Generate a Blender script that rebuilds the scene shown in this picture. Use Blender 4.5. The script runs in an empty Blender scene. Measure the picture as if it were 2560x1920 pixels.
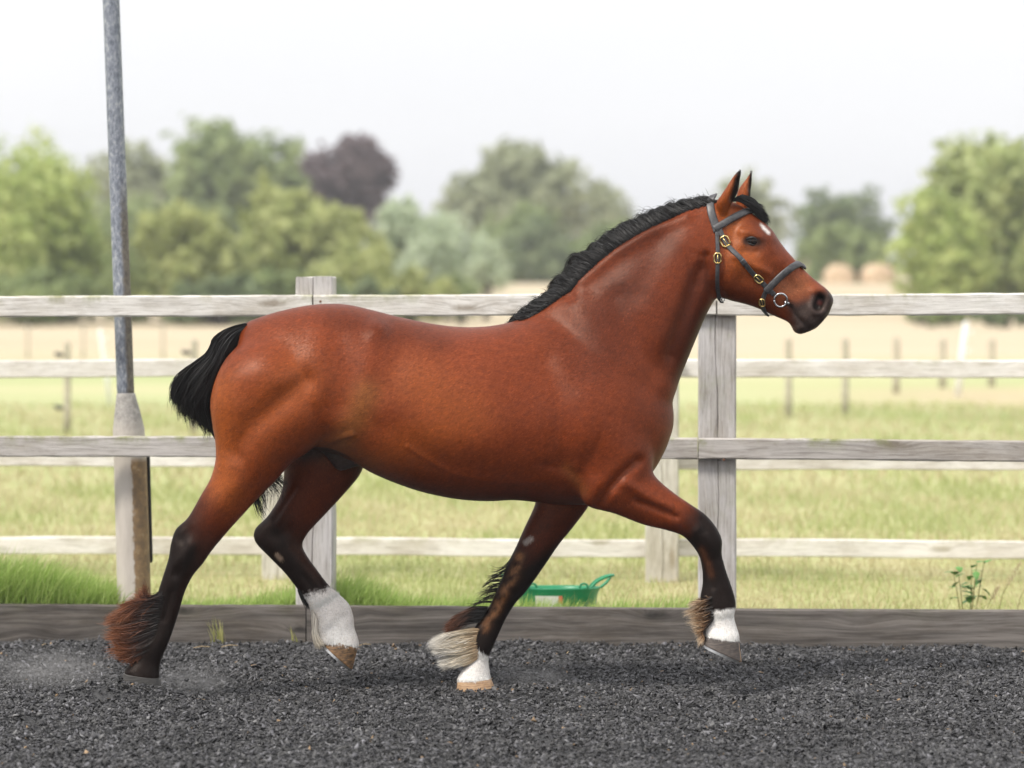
import bpy, bmesh, math, random
import numpy as np
from mathutils import Vector, Matrix
from mathutils.bvhtree import BVHTree
from mathutils.kdtree import KDTree

random.seed(7)
rng = np.random.default_rng(7)
scene = bpy.context.scene
COL = scene.collection

# ------------------------------------------------------------------ camera
D, F, H, HZ = 12.0, 7802.0, 1.60, 690.0      # horse distance, focal length in photo pixels, eye height, horizon row
cam_data = bpy.data.cameras.new('camera')
cam = bpy.data.objects.new('camera', cam_data)
COL.objects.link(cam)
cam.location = (0, -D, H)
cam.rotation_euler = (math.radians(90), 0, 0)
cam_data.sensor_width = 36
cam_data.lens = F / 2560 * 36
cam_data.shift_y = -(960 - HZ) / 2560
cam_data.clip_end = 3000
cam_data.dof.use_dof = True
cam_data.dof.focus_distance = D - 0.12
cam_data.dof.aperture_fstop = 2.2
scene.camera = cam

# ------------------------------------------------------------------ sky, sun, exposure
SUN_EL, SUN_AZ = math.radians(52), math.radians(-50)   # azimuth measured from behind the camera, negative = left
world = bpy.data.worlds.new('World')
scene.world = world
world.use_nodes = True
nt = world.node_tree
nt.nodes.clear()
out = nt.nodes.new('ShaderNodeOutputWorld')
bg = nt.nodes.new('ShaderNodeBackground')
sky = nt.nodes.new('ShaderNodeTexSky')
sky.sky_type = 'NISHITA'
sky.sun_disc = False
sky.sun_elevation = SUN_EL
sky.sun_rotation = math.radians(180) + SUN_AZ * -1
sky.air_density = 1.2
sky.dust_density = 4.0
hs = nt.nodes.new('ShaderNodeHueSaturation')
hs.inputs['Saturation'].default_value = 0.35
nt.links.new(sky.outputs[0], hs.inputs['Color'])
tc = nt.nodes.new('ShaderNodeTexCoord')
mp = nt.nodes.new('ShaderNodeMapping')
mp.inputs['Scale'].default_value = (1.0, 1.0, 3.2)
nt.links.new(tc.outputs['Generated'], mp.inputs[0])
nz = nt.nodes.new('ShaderNodeTexNoise')
nz.inputs['Scale'].default_value = 2.6
nz.inputs['Detail'].default_value = 5
nt.links.new(mp.outputs[0], nz.inputs['Vector'])
cr = nt.nodes.new('ShaderNodeValToRGB')          # layered stratus, pale grey to white
cr.color_ramp.elements[0].position = 0.36
cr.color_ramp.elements[0].color = (4.45, 4.47, 4.56, 1)
cr.color_ramp.elements[1].position = 0.66
cr.color_ramp.elements[1].color = (4.75, 4.75, 4.8, 1)
nt.links.new(nz.outputs[0], cr.inputs[0])
# standard overcast luminance: brighter towards the zenith
sx = nt.nodes.new('ShaderNodeSeparateXYZ')
nt.links.new(tc.outputs['Generated'], sx.inputs[0])
mr = nt.nodes.new('ShaderNodeMapRange')
mr.inputs['From Min'].default_value = 0.0
mr.inputs['From Max'].default_value = 1.0
mr.inputs['To Min'].default_value = 1.0
mr.inputs['To Max'].default_value = 1.45
nt.links.new(sx.outputs['Z'], mr.inputs['Value'])
mulc = nt.nodes.new('ShaderNodeMix')
mulc.data_type = 'RGBA'
mulc.blend_type = 'MULTIPLY'
mulc.inputs['Factor'].default_value = 1.0
nt.links.new(cr.outputs[0], mulc.inputs[6])
nt.links.new(mr.outputs[0], mulc.inputs[7])
mixw = nt.nodes.new('ShaderNodeMix')
mixw.data_type = 'RGBA'
mixw.inputs['Factor'].default_value = 0.9
nt.links.new(hs.outputs[0], mixw.inputs[6])
nt.links.new(mulc.outputs[2], mixw.inputs[7])
nt.links.new(mixw.outputs[2], bg.inputs['Color'])
bg.inputs['Strength'].default_value = 0.1
nt.links.new(bg.outputs[0], out.inputs[0])

sun_data = bpy.data.lights.new('sun', 'SUN')
sun_data.energy = 1.5
sun_data.angle = math.radians(11)
sun_data.color = (1.0, 0.95, 0.87)
sun = bpy.data.objects.new('sun', sun_data)
COL.objects.link(sun)
sd = Vector((math.sin(SUN_AZ) * math.cos(SUN_EL), -math.cos(SUN_AZ) * math.cos(SUN_EL), math.sin(SUN_EL)))
sun.rotation_euler = sd.to_track_quat('Z', 'Y').to_euler()
sun.location = (-6, -6, 12)

scene.view_settings.view_transform = 'Standard'
scene.view_settings.look = 'None'
scene.view_settings.gamma = 1
scene.view_settings.exposure = 1.25
scene.view_settings.use_curve_mapping = False
scene.cycles.max_bounces = 5
scene.cycles.transparent_max_bounces = 8
scene.cycles.volume_bounces = 0

# ------------------------------------------------------------------ photo readings to world points
def W(px, py, y=0.0):
    return ((px - 1280) / F * (D + y), y, H - (py - HZ) / F * (D + y))
def crop(ox, oy, s):
    return lambda x, y: (ox + x / s, oy + y / s)
c0 = crop(0, 0, 2212 / 2560)
c1 = crop(1700, 380, 3.457)
c2 = crop(1250, 400, 2.765)
c3 = crop(400, 720, 2.765)
c4 = crop(240, 1100, 2.514)
c5 = crop(1040, 1180, 2.962)
c6 = crop(1400, 1100, 2.86)
c7 = crop(900, 700, 2.766)
c8 = crop(1040, 1480, 6.381)
c9 = crop(1680, 1440, 6.914)

# ------------------------------------------------------------------ object helpers
def tag(o, label=None, cat=None, group=None, kind=None):
    if label: o['label'] = label
    if cat: o['category'] = cat
    if group: o['group'] = group
    if kind: o['kind'] = kind
    return o
def link(name, me, mat=None, parent=None, smooth=False):
    o = bpy.data.objects.new(name, me)
    COL.objects.link(o)
    if mat is not None and len(me.materials) == 0: me.materials.append(mat)
    if parent is not None: o.parent = parent
    if smooth:
        me.polygons.foreach_set('use_smooth', np.ones(len(me.polygons), dtype=bool))
    return o
def empty(name, loc=(0, 0, 0), **kw):
    o = bpy.data.objects.new(name, None)
    o.empty_display_size = 0.1
    o.location = loc
    COL.objects.link(o)
    return tag(o, **kw)
def pyd(name, v, f):
    me = bpy.data.meshes.new(name)
    me.from_pydata([tuple(p) for p in v], [], [tuple(q) for q in f])
    me.update()
    return me
def npmesh(name, V, Fc):
    """V (n,3); Fc (m,k) with a fixed k."""
    me = bpy.data.meshes.new(name)
    V = np.asarray(V, dtype=np.float32); Fc = np.asarray(Fc, dtype=np.int32)
    m, k = Fc.shape
    me.vertices.add(len(V)); me.vertices.foreach_set('co', V.ravel())
    me.loops.add(m * k); me.loops.foreach_set('vertex_index', Fc.ravel())
    me.polygons.add(m); me.polygons.foreach_set('loop_start', np.arange(0, m * k, k, dtype=np.int32))
    me.update(calc_edges=True)
    return me
def setcol(me, C, name='tint'):
    a = me.color_attributes.new(name, 'FLOAT_COLOR', 'POINT')
    C = np.asarray(C, dtype=np.float32)
    if C.shape[1] == 3: C = np.hstack([C, np.ones((len(C), 1), np.float32)])
    a.data.foreach_set('color', C.ravel())

# ------------------------------------------------------------------ materials
def mat_new(name):
    m = bpy.data.materials.new(name)
    m.use_nodes = True
    n = m.node_tree
    b = n.nodes.get('Principled BSDF')
    return m, n, b
def N(n, t, **kw):
    x = n.nodes.new(t)
    for k, v in kw.items():
        if k in x.bl_rna.properties: setattr(x, k, v)
        else: x.inputs[k].default_value = v
    return x
def ramp(n, stops):
    r = n.nodes.new('ShaderNodeValToRGB')
    e = r.color_ramp.elements
    while len(e) < len(stops): e.new(0.5)
    for el, (p, c) in zip(e, stops):
        el.position = p; el.color = (*c, 1) if len(c) == 3 else c
    return r
def mixc(n, a, b, fac, mode='MIX'):
    x = n.nodes.new('ShaderNodeMix'); x.data_type = 'RGBA'; x.blend_type = mode
    for s, v in ((6, a), (7, b), (0, fac)):
        if isinstance(v, (int, float)): x.inputs[s].default_value = v
        elif isinstance(v, tuple): x.inputs[s].default_value = (*v, 1)
        else: n.links.new(v, x.inputs[s])
    return x.outputs[2]
def math_n(n, op, a, b=0.0, clamp=False):
    x = n.nodes.new('ShaderNodeMath'); x.operation = op; x.use_clamp = clamp
    for s, v in ((0, a), (1, b)):
        if isinstance(v, (int, float)): x.inputs[s].default_value = v
        else: n.links.new(v, x.inputs[s])
    return x.outputs[0]
def noise(n, vec, scale, detail=4, rough=0.55, dist=0.0):
    x = N(n, 'ShaderNodeTexNoise', Scale=scale, Detail=detail, Roughness=rough, Distortion=dist)
    if vec is not None: n.links.new(vec, x.inputs['Vector'])
    return x.outputs[0]
def mapping(n, vec, scale=(1, 1, 1), loc=(0, 0, 0)):
    x = n.nodes.new('ShaderNodeMapping')
    x.inputs['Scale'].default_value = scale; x.inputs['Location'].default_value = loc
    n.links.new(vec, x.inputs[0]); return x.outputs[0]
def bump(n, b, h, strength=0.3, dist=0.01):
    x = N(n, 'ShaderNodeBump', Strength=strength, Distance=dist)
    n.links.new(h, x.inputs['Height']); n.links.new(x.outputs[0], b.inputs['Normal'])

def mat_plain(name, col, rough=0.6, metal=0.0, var=0.25, scale=30, bmp=0.15, spec=0.5):
    m, n, b = mat_new(name)
    t = n.nodes.new('ShaderNodeTexCoord')
    f = noise(n, t.outputs['Object'], scale, 5)
    lo = tuple(c * (1 - var) for c in col); hi = tuple(min(1, c * (1 + var)) for c in col)
    r = ramp(n, [(0.3, lo), (0.7, hi)])
    n.links.new(f, r.inputs[0]); n.links.new(r.outputs[0], b.inputs['Base Color'])
    b.inputs['Roughness'].default_value = rough; b.inputs['Metallic'].default_value = metal
    b.inputs['Specular IOR Level'].default_value = spec
    if bmp: bump(n, b, f, bmp, 0.003)
    return m
def mat_tint(name, rough=0.6, spec=0.3, transl=0.0, attr='tint', sheen=0.0):
    m, n, b = mat_new(name)
    a = N(n, 'ShaderNodeAttribute', attribute_name=attr)
    n.links.new(a.outputs['Color'], b.inputs['Base Color'])
    b.inputs['Roughness'].default_value = rough
    b.inputs['Specular IOR Level'].default_value = spec
    b.inputs['Sheen Weight'].default_value = sheen
    if transl:
        tr = n.nodes.new('ShaderNodeBsdfTranslucent')
        n.links.new(a.outputs['Color'], tr.inputs['Color'])
        ms = N(n, 'ShaderNodeMixShader'); ms.inputs[0].default_value = transl
        o = n.nodes.get('Material Output')
        n.links.new(b.outputs[0], ms.inputs[1]); n.links.new(tr.outputs[0], ms.inputs[2])
        n.links.new(ms.outputs[0], o.inputs['Surface'])
    return m

def mat_wood(name, light, dark, knot, moss=(0.16, 0.17, 0.05), axis=0, moss_amt=0.5, grain=1.0, knots=1.0, sharp=0.0):
    """weathered softwood: wavy grain along an axis, knots, end checks, green algae on the upper edge."""
    m, n, b = mat_new(name)
    t = n.nodes.new('ShaderNodeTexCoord')
    oi = n.nodes.new('ShaderNodeObjectInfo')
    off = N(n, 'ShaderNodeVectorMath', operation='SCALE')
    off.inputs[0].default_value = (37.0, 11.0, 23.0)
    n.links.new(oi.outputs['Random'], off.inputs['Scale'])
    add = N(n, 'ShaderNodeVectorMath', operation='ADD')
    n.links.new(t.outputs['Object'], add.inputs[0]); n.links.new(off.outputs[0], add.inputs[1])
    P = add.outputs[0]
    if axis == 0: sk, sg, sl = (2.1, 0.3, 7.5), (1.3, 30, 30), (0.8, 9, 9)
    else: sk, sg, sl = (7.5, 0.3, 2.1), (30, 30, 1.3), (9, 9, 0.8)
    vk = N(n, 'ShaderNodeTexVoronoi', Scale=1.0)
    n.links.new(mapping(n, P, sk), vk.inputs['Vector'])
    kd = vk.outputs['Distance']
    # bend the grain around knots and with a slow wander
    bend = math_n(n, 'MULTIPLY', math_n(n, 'POWER', 2.718, math_n(n, 'MULTIPLY', kd, -5.0)), 0.05 * knots)
    wand = math_n(n, 'MULTIPLY', noise(n, mapping(n, P, (1.2, 1.2, 1.2)), 1.0, 3), 0.05)
    sp = n.nodes.new('ShaderNodeSeparateXYZ'); n.links.new(P, sp.inputs[0])
    cb = n.nodes.new('ShaderNodeCombineXYZ')
    tot = math_n(n, 'ADD', bend, wand)
    if axis == 0:
        n.links.new(sp.outputs[0], cb.inputs[0]); n.links.new(sp.outputs[1], cb.inputs[1])
        n.links.new(math_n(n, 'ADD', sp.outputs[2], tot), cb.inputs[2])
    else:
        n.links.new(math_n(n, 'ADD', sp.outputs[0], tot), cb.inputs[0]); n.links.new(sp.outputs[1], cb.inputs[1])
        n.links.new(sp.outputs[2], cb.inputs[2])
    g1 = noise(n, mapping(n, cb.outputs[0], sg), 2.2 * grain, 6, 0.6)
    g2 = noise(n, mapping(n, cb.outputs[0], sg), 6.0 * grain, 3, 0.6)
    big = noise(n, mapping(n, P, sl), 0.9, 4, 0.6)
    r = ramp(n, [(0.30 + sharp, dark), (0.52 + sharp * .3, tuple((a * 0.7 + c * 0.3) for a, c in zip(light, dark))), (0.72 - sharp, light)])
    n.links.new(math_n(n, 'ADD', math_n(n, 'MULTIPLY', g1, 0.62), math_n(n, 'MULTIPLY', big, 0.38)), r.inputs[0])
    col = r.outputs[0]
    fine = ramp(n, [(0.36, (0.62, 0.60, 0.58)), (0.5, (1, 1, 1))])
    n.links.new(g2, fine.inputs[0])
    col = mixc(n, col, fine.outputs[0], 0.7, 'MULTIPLY')
    stn = ramp(n, [(0.36, (0.66, 0.62, 0.56)), (0.56, (1, 1, 1))]); n.links.new(noise(n, mapping(n, P, (2.2, 6, 5) if axis == 0 else (5, 6, 2.2)), 1.0, 6, 0.7), stn.inputs[0])
    col = mixc(n, col, stn.outputs[0], 0.75, 'MULTIPLY')
    km = ramp(n, [(0.05, (1, 1, 1)), (0.16, (0, 0, 0))])
    n.links.new(math_n(n, 'ADD', kd, math_n(n, 'MULTIPLY', math_n(n, 'SUBTRACT', noise(n, P, 24, 3), 0.5), 0.14)), km.inputs[0])
    col = mixc(n, col, knot, math_n(n, 'MULTIPLY', km.outputs[0], 0.75 * min(1, knots)))
    # algae gathers on top faces and creeps down from the upper edge
    gz = n.nodes.new('ShaderNodeSeparateXYZ'); n.links.new(t.outputs['Generated'], gz.inputs[0])
    mn = ramp(n, [(0.50, (0, 0, 0)), (0.66, (1, 1, 1))])
    n.links.new(noise(n, P, 7.0, 5, 0.7), mn.inputs[0])
    mm = math_n(n, 'MULTIPLY', mn.outputs[0], math_n(n, 'POWER', gz.outputs[2], 3.0 if axis == 0 else 0.8))
    col = mixc(n, col, moss, math_n(n, 'MULTIPLY', mm, moss_amt))
    n.links.new(col, b.inputs['Base Color'])
    b.inputs['Roughness'].default_value = 0.85
    b.inputs['Specular IOR Level'].default_value = 0.25
    bump(n, b, math_n(n, 'ADD', g1, math_n(n, 'MULTIPLY', g2, 0.5)), 0.55, 0.004)
    return m

# ------------------------------------------------------------------ mesh helpers
def plank_mesh(name, L, h, t, cham=0.006, n=28, jit=0.0018, seed=0, warp=0.004):
    """a sawn board along local X, origin at its centre: chamfered section, uneven along its length."""
    r = np.random.default_rng(seed)
    sec = [(-t/2 + cham, -h/2), (t/2 - cham, -h/2), (t/2, -h/2 + cham), (t/2, h/2 - cham),
           (t/2 - cham, h/2), (-t/2 + cham, h/2), (-t/2, h/2 - cham), (-t/2, -h/2 + cham)]
    k = len(sec); V = []; Fc = []
    ph = r.uniform(0, 6.28, 4)
    for i in range(n + 1):
        x = -L/2 + L * i / n
        wz = warp * (math.sin(x * 1.3 + ph[0]) * 0.6 + math.sin(x * 4.1 + ph[1]) * 0.25)
        wy = warp * math.sin(x * 1.7 + ph[2]) * 0.7
        for (y, z) in sec:
            V.append((x + (r.uniform(-.002, .002) if i in (0, n) else 0), y + wy + r.uniform(-jit, jit), z + wz + r.uniform(-jit, jit)))
    for i in range(n):
        for j in range(k):
            a = i * k + j; b_ = i * k + (j + 1) % k
            Fc.append((a, a + k, b_ + k, b_))
    Fc.append(tuple(range(k))); Fc.append(tuple(reversed([n * k + j for j in range(k)])))
    me = pyd(name, V, Fc)
    return me
def plank(name, p0, p1, h, t, mat, parent=None, seed=0, **kw):
    p0, p1 = Vector(p0), Vector(p1)
    d = p1 - p0
    me = plank_mesh(name, d.length, h, t, seed=seed, **kw)
    o = link(name, me, mat, parent)
    o.matrix_world = Matrix.Translation((p0 + p1) / 2) @ d.to_track_quat('X', 'Z').to_matrix().to_4x4()
    return o
def lathe(prof, seg=32, cap0=True, cap1=True):
    """profile [(r,z)...] revolved round Z."""
    V = []; Fc = []
    for (r, z) in prof:
        for j in range(seg):
            a = 2 * math.pi * j / seg
            V.append((r * math.cos(a), r * math.sin(a), z))
    for i in range(len(prof) - 1):
        for j in range(seg):
            a = i * seg + j; b_ = i * seg + (j + 1) % seg
            Fc.append((a, b_, b_ + seg, a + seg))
    if cap0: Fc.append(tuple(reversed(range(seg))))
    if cap1: Fc.append(tuple((len(prof) - 1) * seg + j for j in range(seg)))
    return V, Fc
def tube(pts, rad, seg=8):
    """closed tube along a polyline; rad a number or a list."""
    P = [Vector(p) for p in pts]; n = len(P); V = []; Fc = []
    up = Vector((0.13, 0.31, 0.94))
    for i, p in enumerate(P):
        d = (P[min(i + 1, n - 1)] - P[max(i - 1, 0)]).normalized()
        s = d.cross(up)
        if s.length < 1e-4: s = d.cross(Vector((1, 0, 0)))
        s.normalize(); u = s.cross(d)
        r = rad[i] if isinstance(rad, (list, tuple)) else rad
        for j in range(seg):
            a = 2 * math.pi * j / seg
            V.append(p + s * (r * math.cos(a)) + u * (r * math.sin(a)))
    for i in range(n - 1):
        for j in range(seg):
            a = i * seg + j; b_ = i * seg + (j + 1) % seg
            Fc.append((a, b_, b_ + seg, a + seg))
    Fc.append(tuple(reversed(range(seg)))); Fc.append(tuple((n - 1) * seg + j for j in range(seg)))
    return V, Fc
def merge(*parts):
    V = []; Fc = []
    for v, f in parts:
        o = len(V); V += list(v); Fc += [tuple(i + o for i in q) for q in f]
    return V, Fc
def spline(pts, m=8):
    """Catmull-Rom through rows of numbers."""
    P = np.asarray(pts, float); n = len(P); R = []
    for i in range(n - 1):
        p0 = P[max(i - 1, 0)]; p1 = P[i]; p2 = P[i + 1]; p3 = P[min(i + 2, n - 1)]
        for k in range(m):
            t = k / m
            R.append(0.5 * ((2 * p1) + (p2 - p0) * t + (2 * p0 - 5 * p1 + 4 * p2 - p3) * t * t + (3 * p1 - p0 - 3 * p2 + p3) * t ** 3))
    R.append(P[-1])
    return np.array(R)

# ================================================================== GROUND
def gz(x, y):
    """gentle unevenness of the riding surface."""
    return 0.010 * np.sin(x * 2.3 + 1.1 * np.sin(y * 1.7)) * np.cos(y * 2.9 + 0.7) + 0.006 * np.sin(x * 7.1 + y * 5.3) \
        + 0.062 * np.exp(-(((x + 1.50) / 0.21) ** 2 + ((y + 0.24) / 0.055) ** 2)) \
        + 0.012 * np.exp(-(((x - 0.02) / 0.2) ** 2 + ((y + 0.06) / 0.07) ** 2)) - 0.004
_hp = np.random.default_rng(44)
HOOFPRINTS = [(float(_hp.uniform(-2.6, 2.6)), float(_hp.uniform(-1.9, 1.3)), float(_hp.uniform(.05, .085))) for _ in range(34)]
_gz0 = gz
def gz(x, y):
    z = _gz0(x, y)
    for hx, hy, hr in HOOFPRINTS:
        d2 = ((x - hx) ** 2 + ((y - hy)) ** 2) / hr ** 2
        z = z - 0.032 * np.exp(-d2 ** 2) + 0.017 * np.exp(-((np.sqrt(d2) - 1.35) / .3) ** 2)
    return z
def fence_y(x): return 1.63 - 0.085 * x
def fence2_y(x): return 4.1 - 0.075 * x
def land_z(y):
    return float(np.interp(y, [0, 85, 105, 128, 136, 142, 152, 175, 300, 700, 1500], [0.03, 0.03, 0.1, 1.15, 1.25, 0.78, 0.82, 0.95, 2.2, 4.0, 6.0]))

# riding surface: bed sheet
m, n, b = mat_new('rubber_bed')
geo = n.nodes.new('ShaderNodeNewGeometry')
vor = N(n, 'ShaderNodeTexVoronoi', Scale=55.0); n.links.new(geo.outputs['Position'], vor.inputs['Vector'])
r = ramp(n, [(0.0, (0.012, 0.012, 0.013)), (0.6, (0.05, 0.05, 0.052)), (1.0, (0.10, 0.10, 0.103))])
n.links.new(noise(n, geo.outputs['Position'], 60, 5, 0.7), r.inputs[0])
n.links.new(r.outputs[0], b.inputs['Base Color'])
b.inputs['Roughness'].default_value = 0.85
bump(n, b, vor.outputs['Distance'], 0.9, 0.012)
M_bed = m
xs = np.concatenate([np.linspace(-40, -4.2, 10), np.linspace(-4, 4, 161), np.linspace(4.2, 40, 10)])
ys = np.concatenate([np.linspace(-45, -3.2, 12), np.linspace(-3, 1.2, 85), np.array([1.4])])
X, Y = np.meshgrid(xs, ys)
Yb = Y.copy(); Yb[-1] = fence_y(X[-1]) + 0.01
Z = np.where((np.abs(X) < 4.1) & (Y > -3.1), gz(X, Y) - 0.006, -0.006)
V = np.stack([X, Yb, Z], -1).reshape(-1, 3); nx_, ny_ = len(xs), len(ys)
I = np.arange(nx_ * ny_).reshape(ny_, nx_)
Fq = np.stack([I[:-1, :-1], I[:-1, 1:], I[1:, 1:], I[1:, :-1]], -1).reshape(-1, 4)
o = link('arena_ground', npmesh('arena_ground', V, Fq), M_bed, smooth=True)
tag(o, 'dark riding arena ground under the rubber chips', kind='structure')

# rubber chips: loose shredded flakes
def shards(P, L, Wd, T, yaw, tilt, roll, r):
    n_ = len(P)
    base = np.array([[-1, -1, -.6], [1, -.7, -.8], [-.3, 1, -.7], [-.8, -.8, .8], [.9, -.5, .7], [-.2, .9, 1]], float)
    v = base[None] * r.uniform(0.45, 1.2, (n_, 6, 3))
    v *= (np.stack([L, Wd, T], -1) * 0.5)[:, None, :]
    cy, sy = np.cos(yaw), np.sin(yaw); ct, st = np.cos(tilt), np.sin(tilt); cr_, sr = np.cos(roll), np.sin(roll)
    x, y, z = v[..., 0], v[..., 1], v[..., 2]
    y, z = y * cr_[:, None] - z * sr[:, None], y * sr[:, None] + z * cr_[:, None]
    x, z = x * ct[:, None] - z * st[:, None], x * st[:, None] + z * ct[:, None]
    x, y = x * cy[:, None] - y * sy[:, None], x * sy[:, None] + y * cy[:, None]
    v = np.stack([x, y, z], -1) + P[:, None, :]
    q = np.array([[3, 4, 5], [0, 1, 4], [0, 4, 3], [1, 2, 5], [1, 5, 4], [2, 0, 3], [2, 3, 5]])
    f = (q[None] + (np.arange(n_) * 6)[:, None, None]).reshape(-1, 3)
    return v.reshape(-1, 3), f
def chip_field():
    r = np.random.default_rng(3)
    n_ = 185000
    y = r.uniform(-2.7, 1.62, n_ * 2); hw = 0.164 * (12 + y) + 0.95
    x = r.uniform(-1, 1, n_ * 2) * hw
    keep = (r.random(n_ * 2) < hw / hw.max()) & (y < fence_y(x) - 0.02)
    x, y = x[keep][:n_], y[keep][:n_]; n_ = len(x)
    big = r.random(n_) ** 3
    L = 0.010 + 0.024 * big + r.uniform(0, .007, n_); Wd = L * r.uniform(0.3, 0.75, n_); T = r.uniform(0.003, 0.009, n_)
    yaw = r.uniform(0, 6.28, n_); tilt = r.normal(0, 0.42, n_); roll = r.normal(0, 0.45, n_)
    z = gz(x, y) + r.uniform(-0.005, 0.010, n_) + 0.006 * np.sin(x * 23 + 3 * np.sin(y * 9)) * np.sin(y * 31 + 2 * np.sin(x * 7)) + np.abs(tilt) * L * 0.2
    V, f = shards(np.stack([x, y, z], -1), L, Wd, T, yaw, tilt, roll, r)
    tone = r.lognormal(-2.88, 0.55, n_); tone = np.clip(tone, 0.010, 0.2)
    dust = r.random(n_); cool = r.uniform(0.98, 1.08, n_)
    c = np.stack([tone * 1.0, tone * 0.985, tone * cool], -1)
    brown = r.random(n_) < 0.004
    c[brown] = np.array([0.28, 0.19, 0.11]) * r.uniform(0.5, 1.2, (brown.sum(), 1))
    me = npmesh('rubber_chips', V, f); setcol(me, np.repeat(c, 6, 0))
    return me
M_chip = mat_tint('rubber_chip', rough=0.62, spec=0.35)
o = link('rubber_chips', chip_field(), M_chip)
tag(o, 'loose shredded dark grey rubber chips covering the arena', 'footing', kind='stuff')

# a clod of rubber thrown up beside the hind hoof
def clod(px, py, y, s, seed):
    r = np.random.default_rng(seed)
    bm = bmesh.new(); bmesh.ops.create_icosphere(bm, subdivisions=2, radius=s)
    for v in bm.verts: v.co *= r.uniform(0.72, 1.15)
    me = bpy.data.meshes.new('rubber_clod'); bm.to_mesh(me); bm.free()
    o = link('rubber_clod', me, M_bed); o.location = W(px, py, y); return o
tag(clod(*c0(403, 1468), -0.13, 0.009, 1), 'small black clod of rubber flying up beside the hind hoof', 'clod')

# pasture sheet to the horizon
m, n, b = mat_new('pasture')
geo = n.nodes.new('ShaderNodeNewGeometry'); P = geo.outputs['Position']
sp = n.nodes.new('ShaderNodeSeparateXYZ'); n.links.new(P, sp.inputs[0])
near = ramp(n, [(0.34, (0.30, 0.33, 0.135)), (0.5, (0.39, 0.40, 0.19)), (0.66, (0.47, 0.43, 0.25))])
n.links.new(noise(n, mapping(n, P, (1, 0.55, 1)), 1.6, 8, 0.7), near.inputs[0])
mid = ramp(n, [(0.35, (0.36, 0.40, 0.19)), (0.6, (0.44, 0.44, 0.24)), (0.75, (0.50, 0.44, 0.27))])
n.links.new(noise(n, mapping(n, P, (0.10, 0.22, 1)), 1.0, 5, 0.6), mid.inputs[0])
straw = ramp(n, [(0.3, (0.46, 0.385, 0.26)), (0.7, (0.54, 0.455, 0.33))])
n.links.new(noise(n, mapping(n, P, (0.05, 0.3, 1)), 1.0, 5, 0.6), straw.inputs[0])
jit = math_n(n, 'MULTIPLY', math_n(n, 'SUBTRACT', noise(n, mapping(n, P, (0.06, 0.15, 1)), 1.0, 3), 0.5), 22.0)
yj = math_n(n, 'ADD', sp.outputs[1], jit)
f1 = N(n, 'ShaderNodeMapRange', **{'From Min': 6.0, 'From Max': 26.0}); n.links.new(sp.outputs[1], f1.inputs['Value'])
f2 = N(n, 'ShaderNodeMapRange', **{'From Min': 40.0, 'From Max': 52.0}); n.links.new(yj, f2.inputs['Value'])
c_ = mixc(n, near.outputs[0], mid.outputs[0], f1.outputs[0])
c_ = mixc(n, c_, straw.outputs[0], f2.outputs[0])
# a strip of dead grass left uncut in the right-hand paddock
dx = N(n, 'ShaderNodeMapRange', **{'From Min': 3.0, 'From Max': 6.0}); n.links.new(sp.outputs[0], dx.inputs['Value'])
dy = math_n(n, 'SUBTRACT', 1.0, math_n(n, 'ABSOLUTE', math_n(n, 'DIVIDE', math_n(n, 'SUBTRACT', math_n(n, 'ADD', sp.outputs[1], math_n(n, 'MULTIPLY', jit, 0.12)), 28.5), 4.5)), clamp=True)
c_ = mixc(n, c_, (0.47, 0.39, 0.25), math_n(n, 'MULTIPLY', dx.outputs[0], math_n(n, 'POWER', dy, 0.6)))
gy = math_n(n, 'SUBTRACT', 1.0, math_n(n, 'ABSOLUTE', math_n(n, 'DIVIDE', math_n(n, 'SUBTRACT', sp.outputs[1], 22.6), 1.6)), clamp=True)
c_ = mixc(n, c_, (0.17, 0.24, 0.05), math_n(n, 'MULTIPLY', dx.outputs[0], gy))
n.links.new(c_, b.inputs['Base Color']); b.inputs['Roughness'].default_value = 0.95; b.inputs['Specular IOR Level'].default_value = 0.1
bump(n, b, noise(n, P, 9, 6, 0.7), 0.5, 0.04)
M_past = m
ys = np.array([0, .5, 1, 2, 4, 7, 12, 20, 30, 45, 60, 75, 85, 95, 105, 115, 128, 132, 136, 139, 142, 152, 175, 200, 240, 300, 450, 700, 1100, 1500.])
xs = np.concatenate([-np.geomspace(900, 3, 16), np.linspace(-2.5, 2.5, 5), np.geomspace(3, 900, 16)])
X, Y = np.meshgrid(xs, ys)
Yw = Y + np.where(Y < 60, (1 - Y / 60) * (fence_y(np.clip(X, -20, 20)) + 0.035), 0)
Z = np.vectorize(land_z)(Y) + np.where(Y < 0.2, -0.03, 0.0)
V = np.stack([X, Yw, Z], -1).reshape(-1, 3); I = np.arange(len(xs) * len(ys)).reshape(len(ys), len(xs))
Fq = np.stack([I[:-1, :-1], I[:-1, 1:], I[1:, 1:], I[1:, :-1]], -1).reshape(-1, 4)
o = link('pasture', npmesh('pasture', V, Fq), M_past, smooth=True)
tag(o, 'pale green pasture running back to the hedge and stubble', kind='structure')

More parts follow.
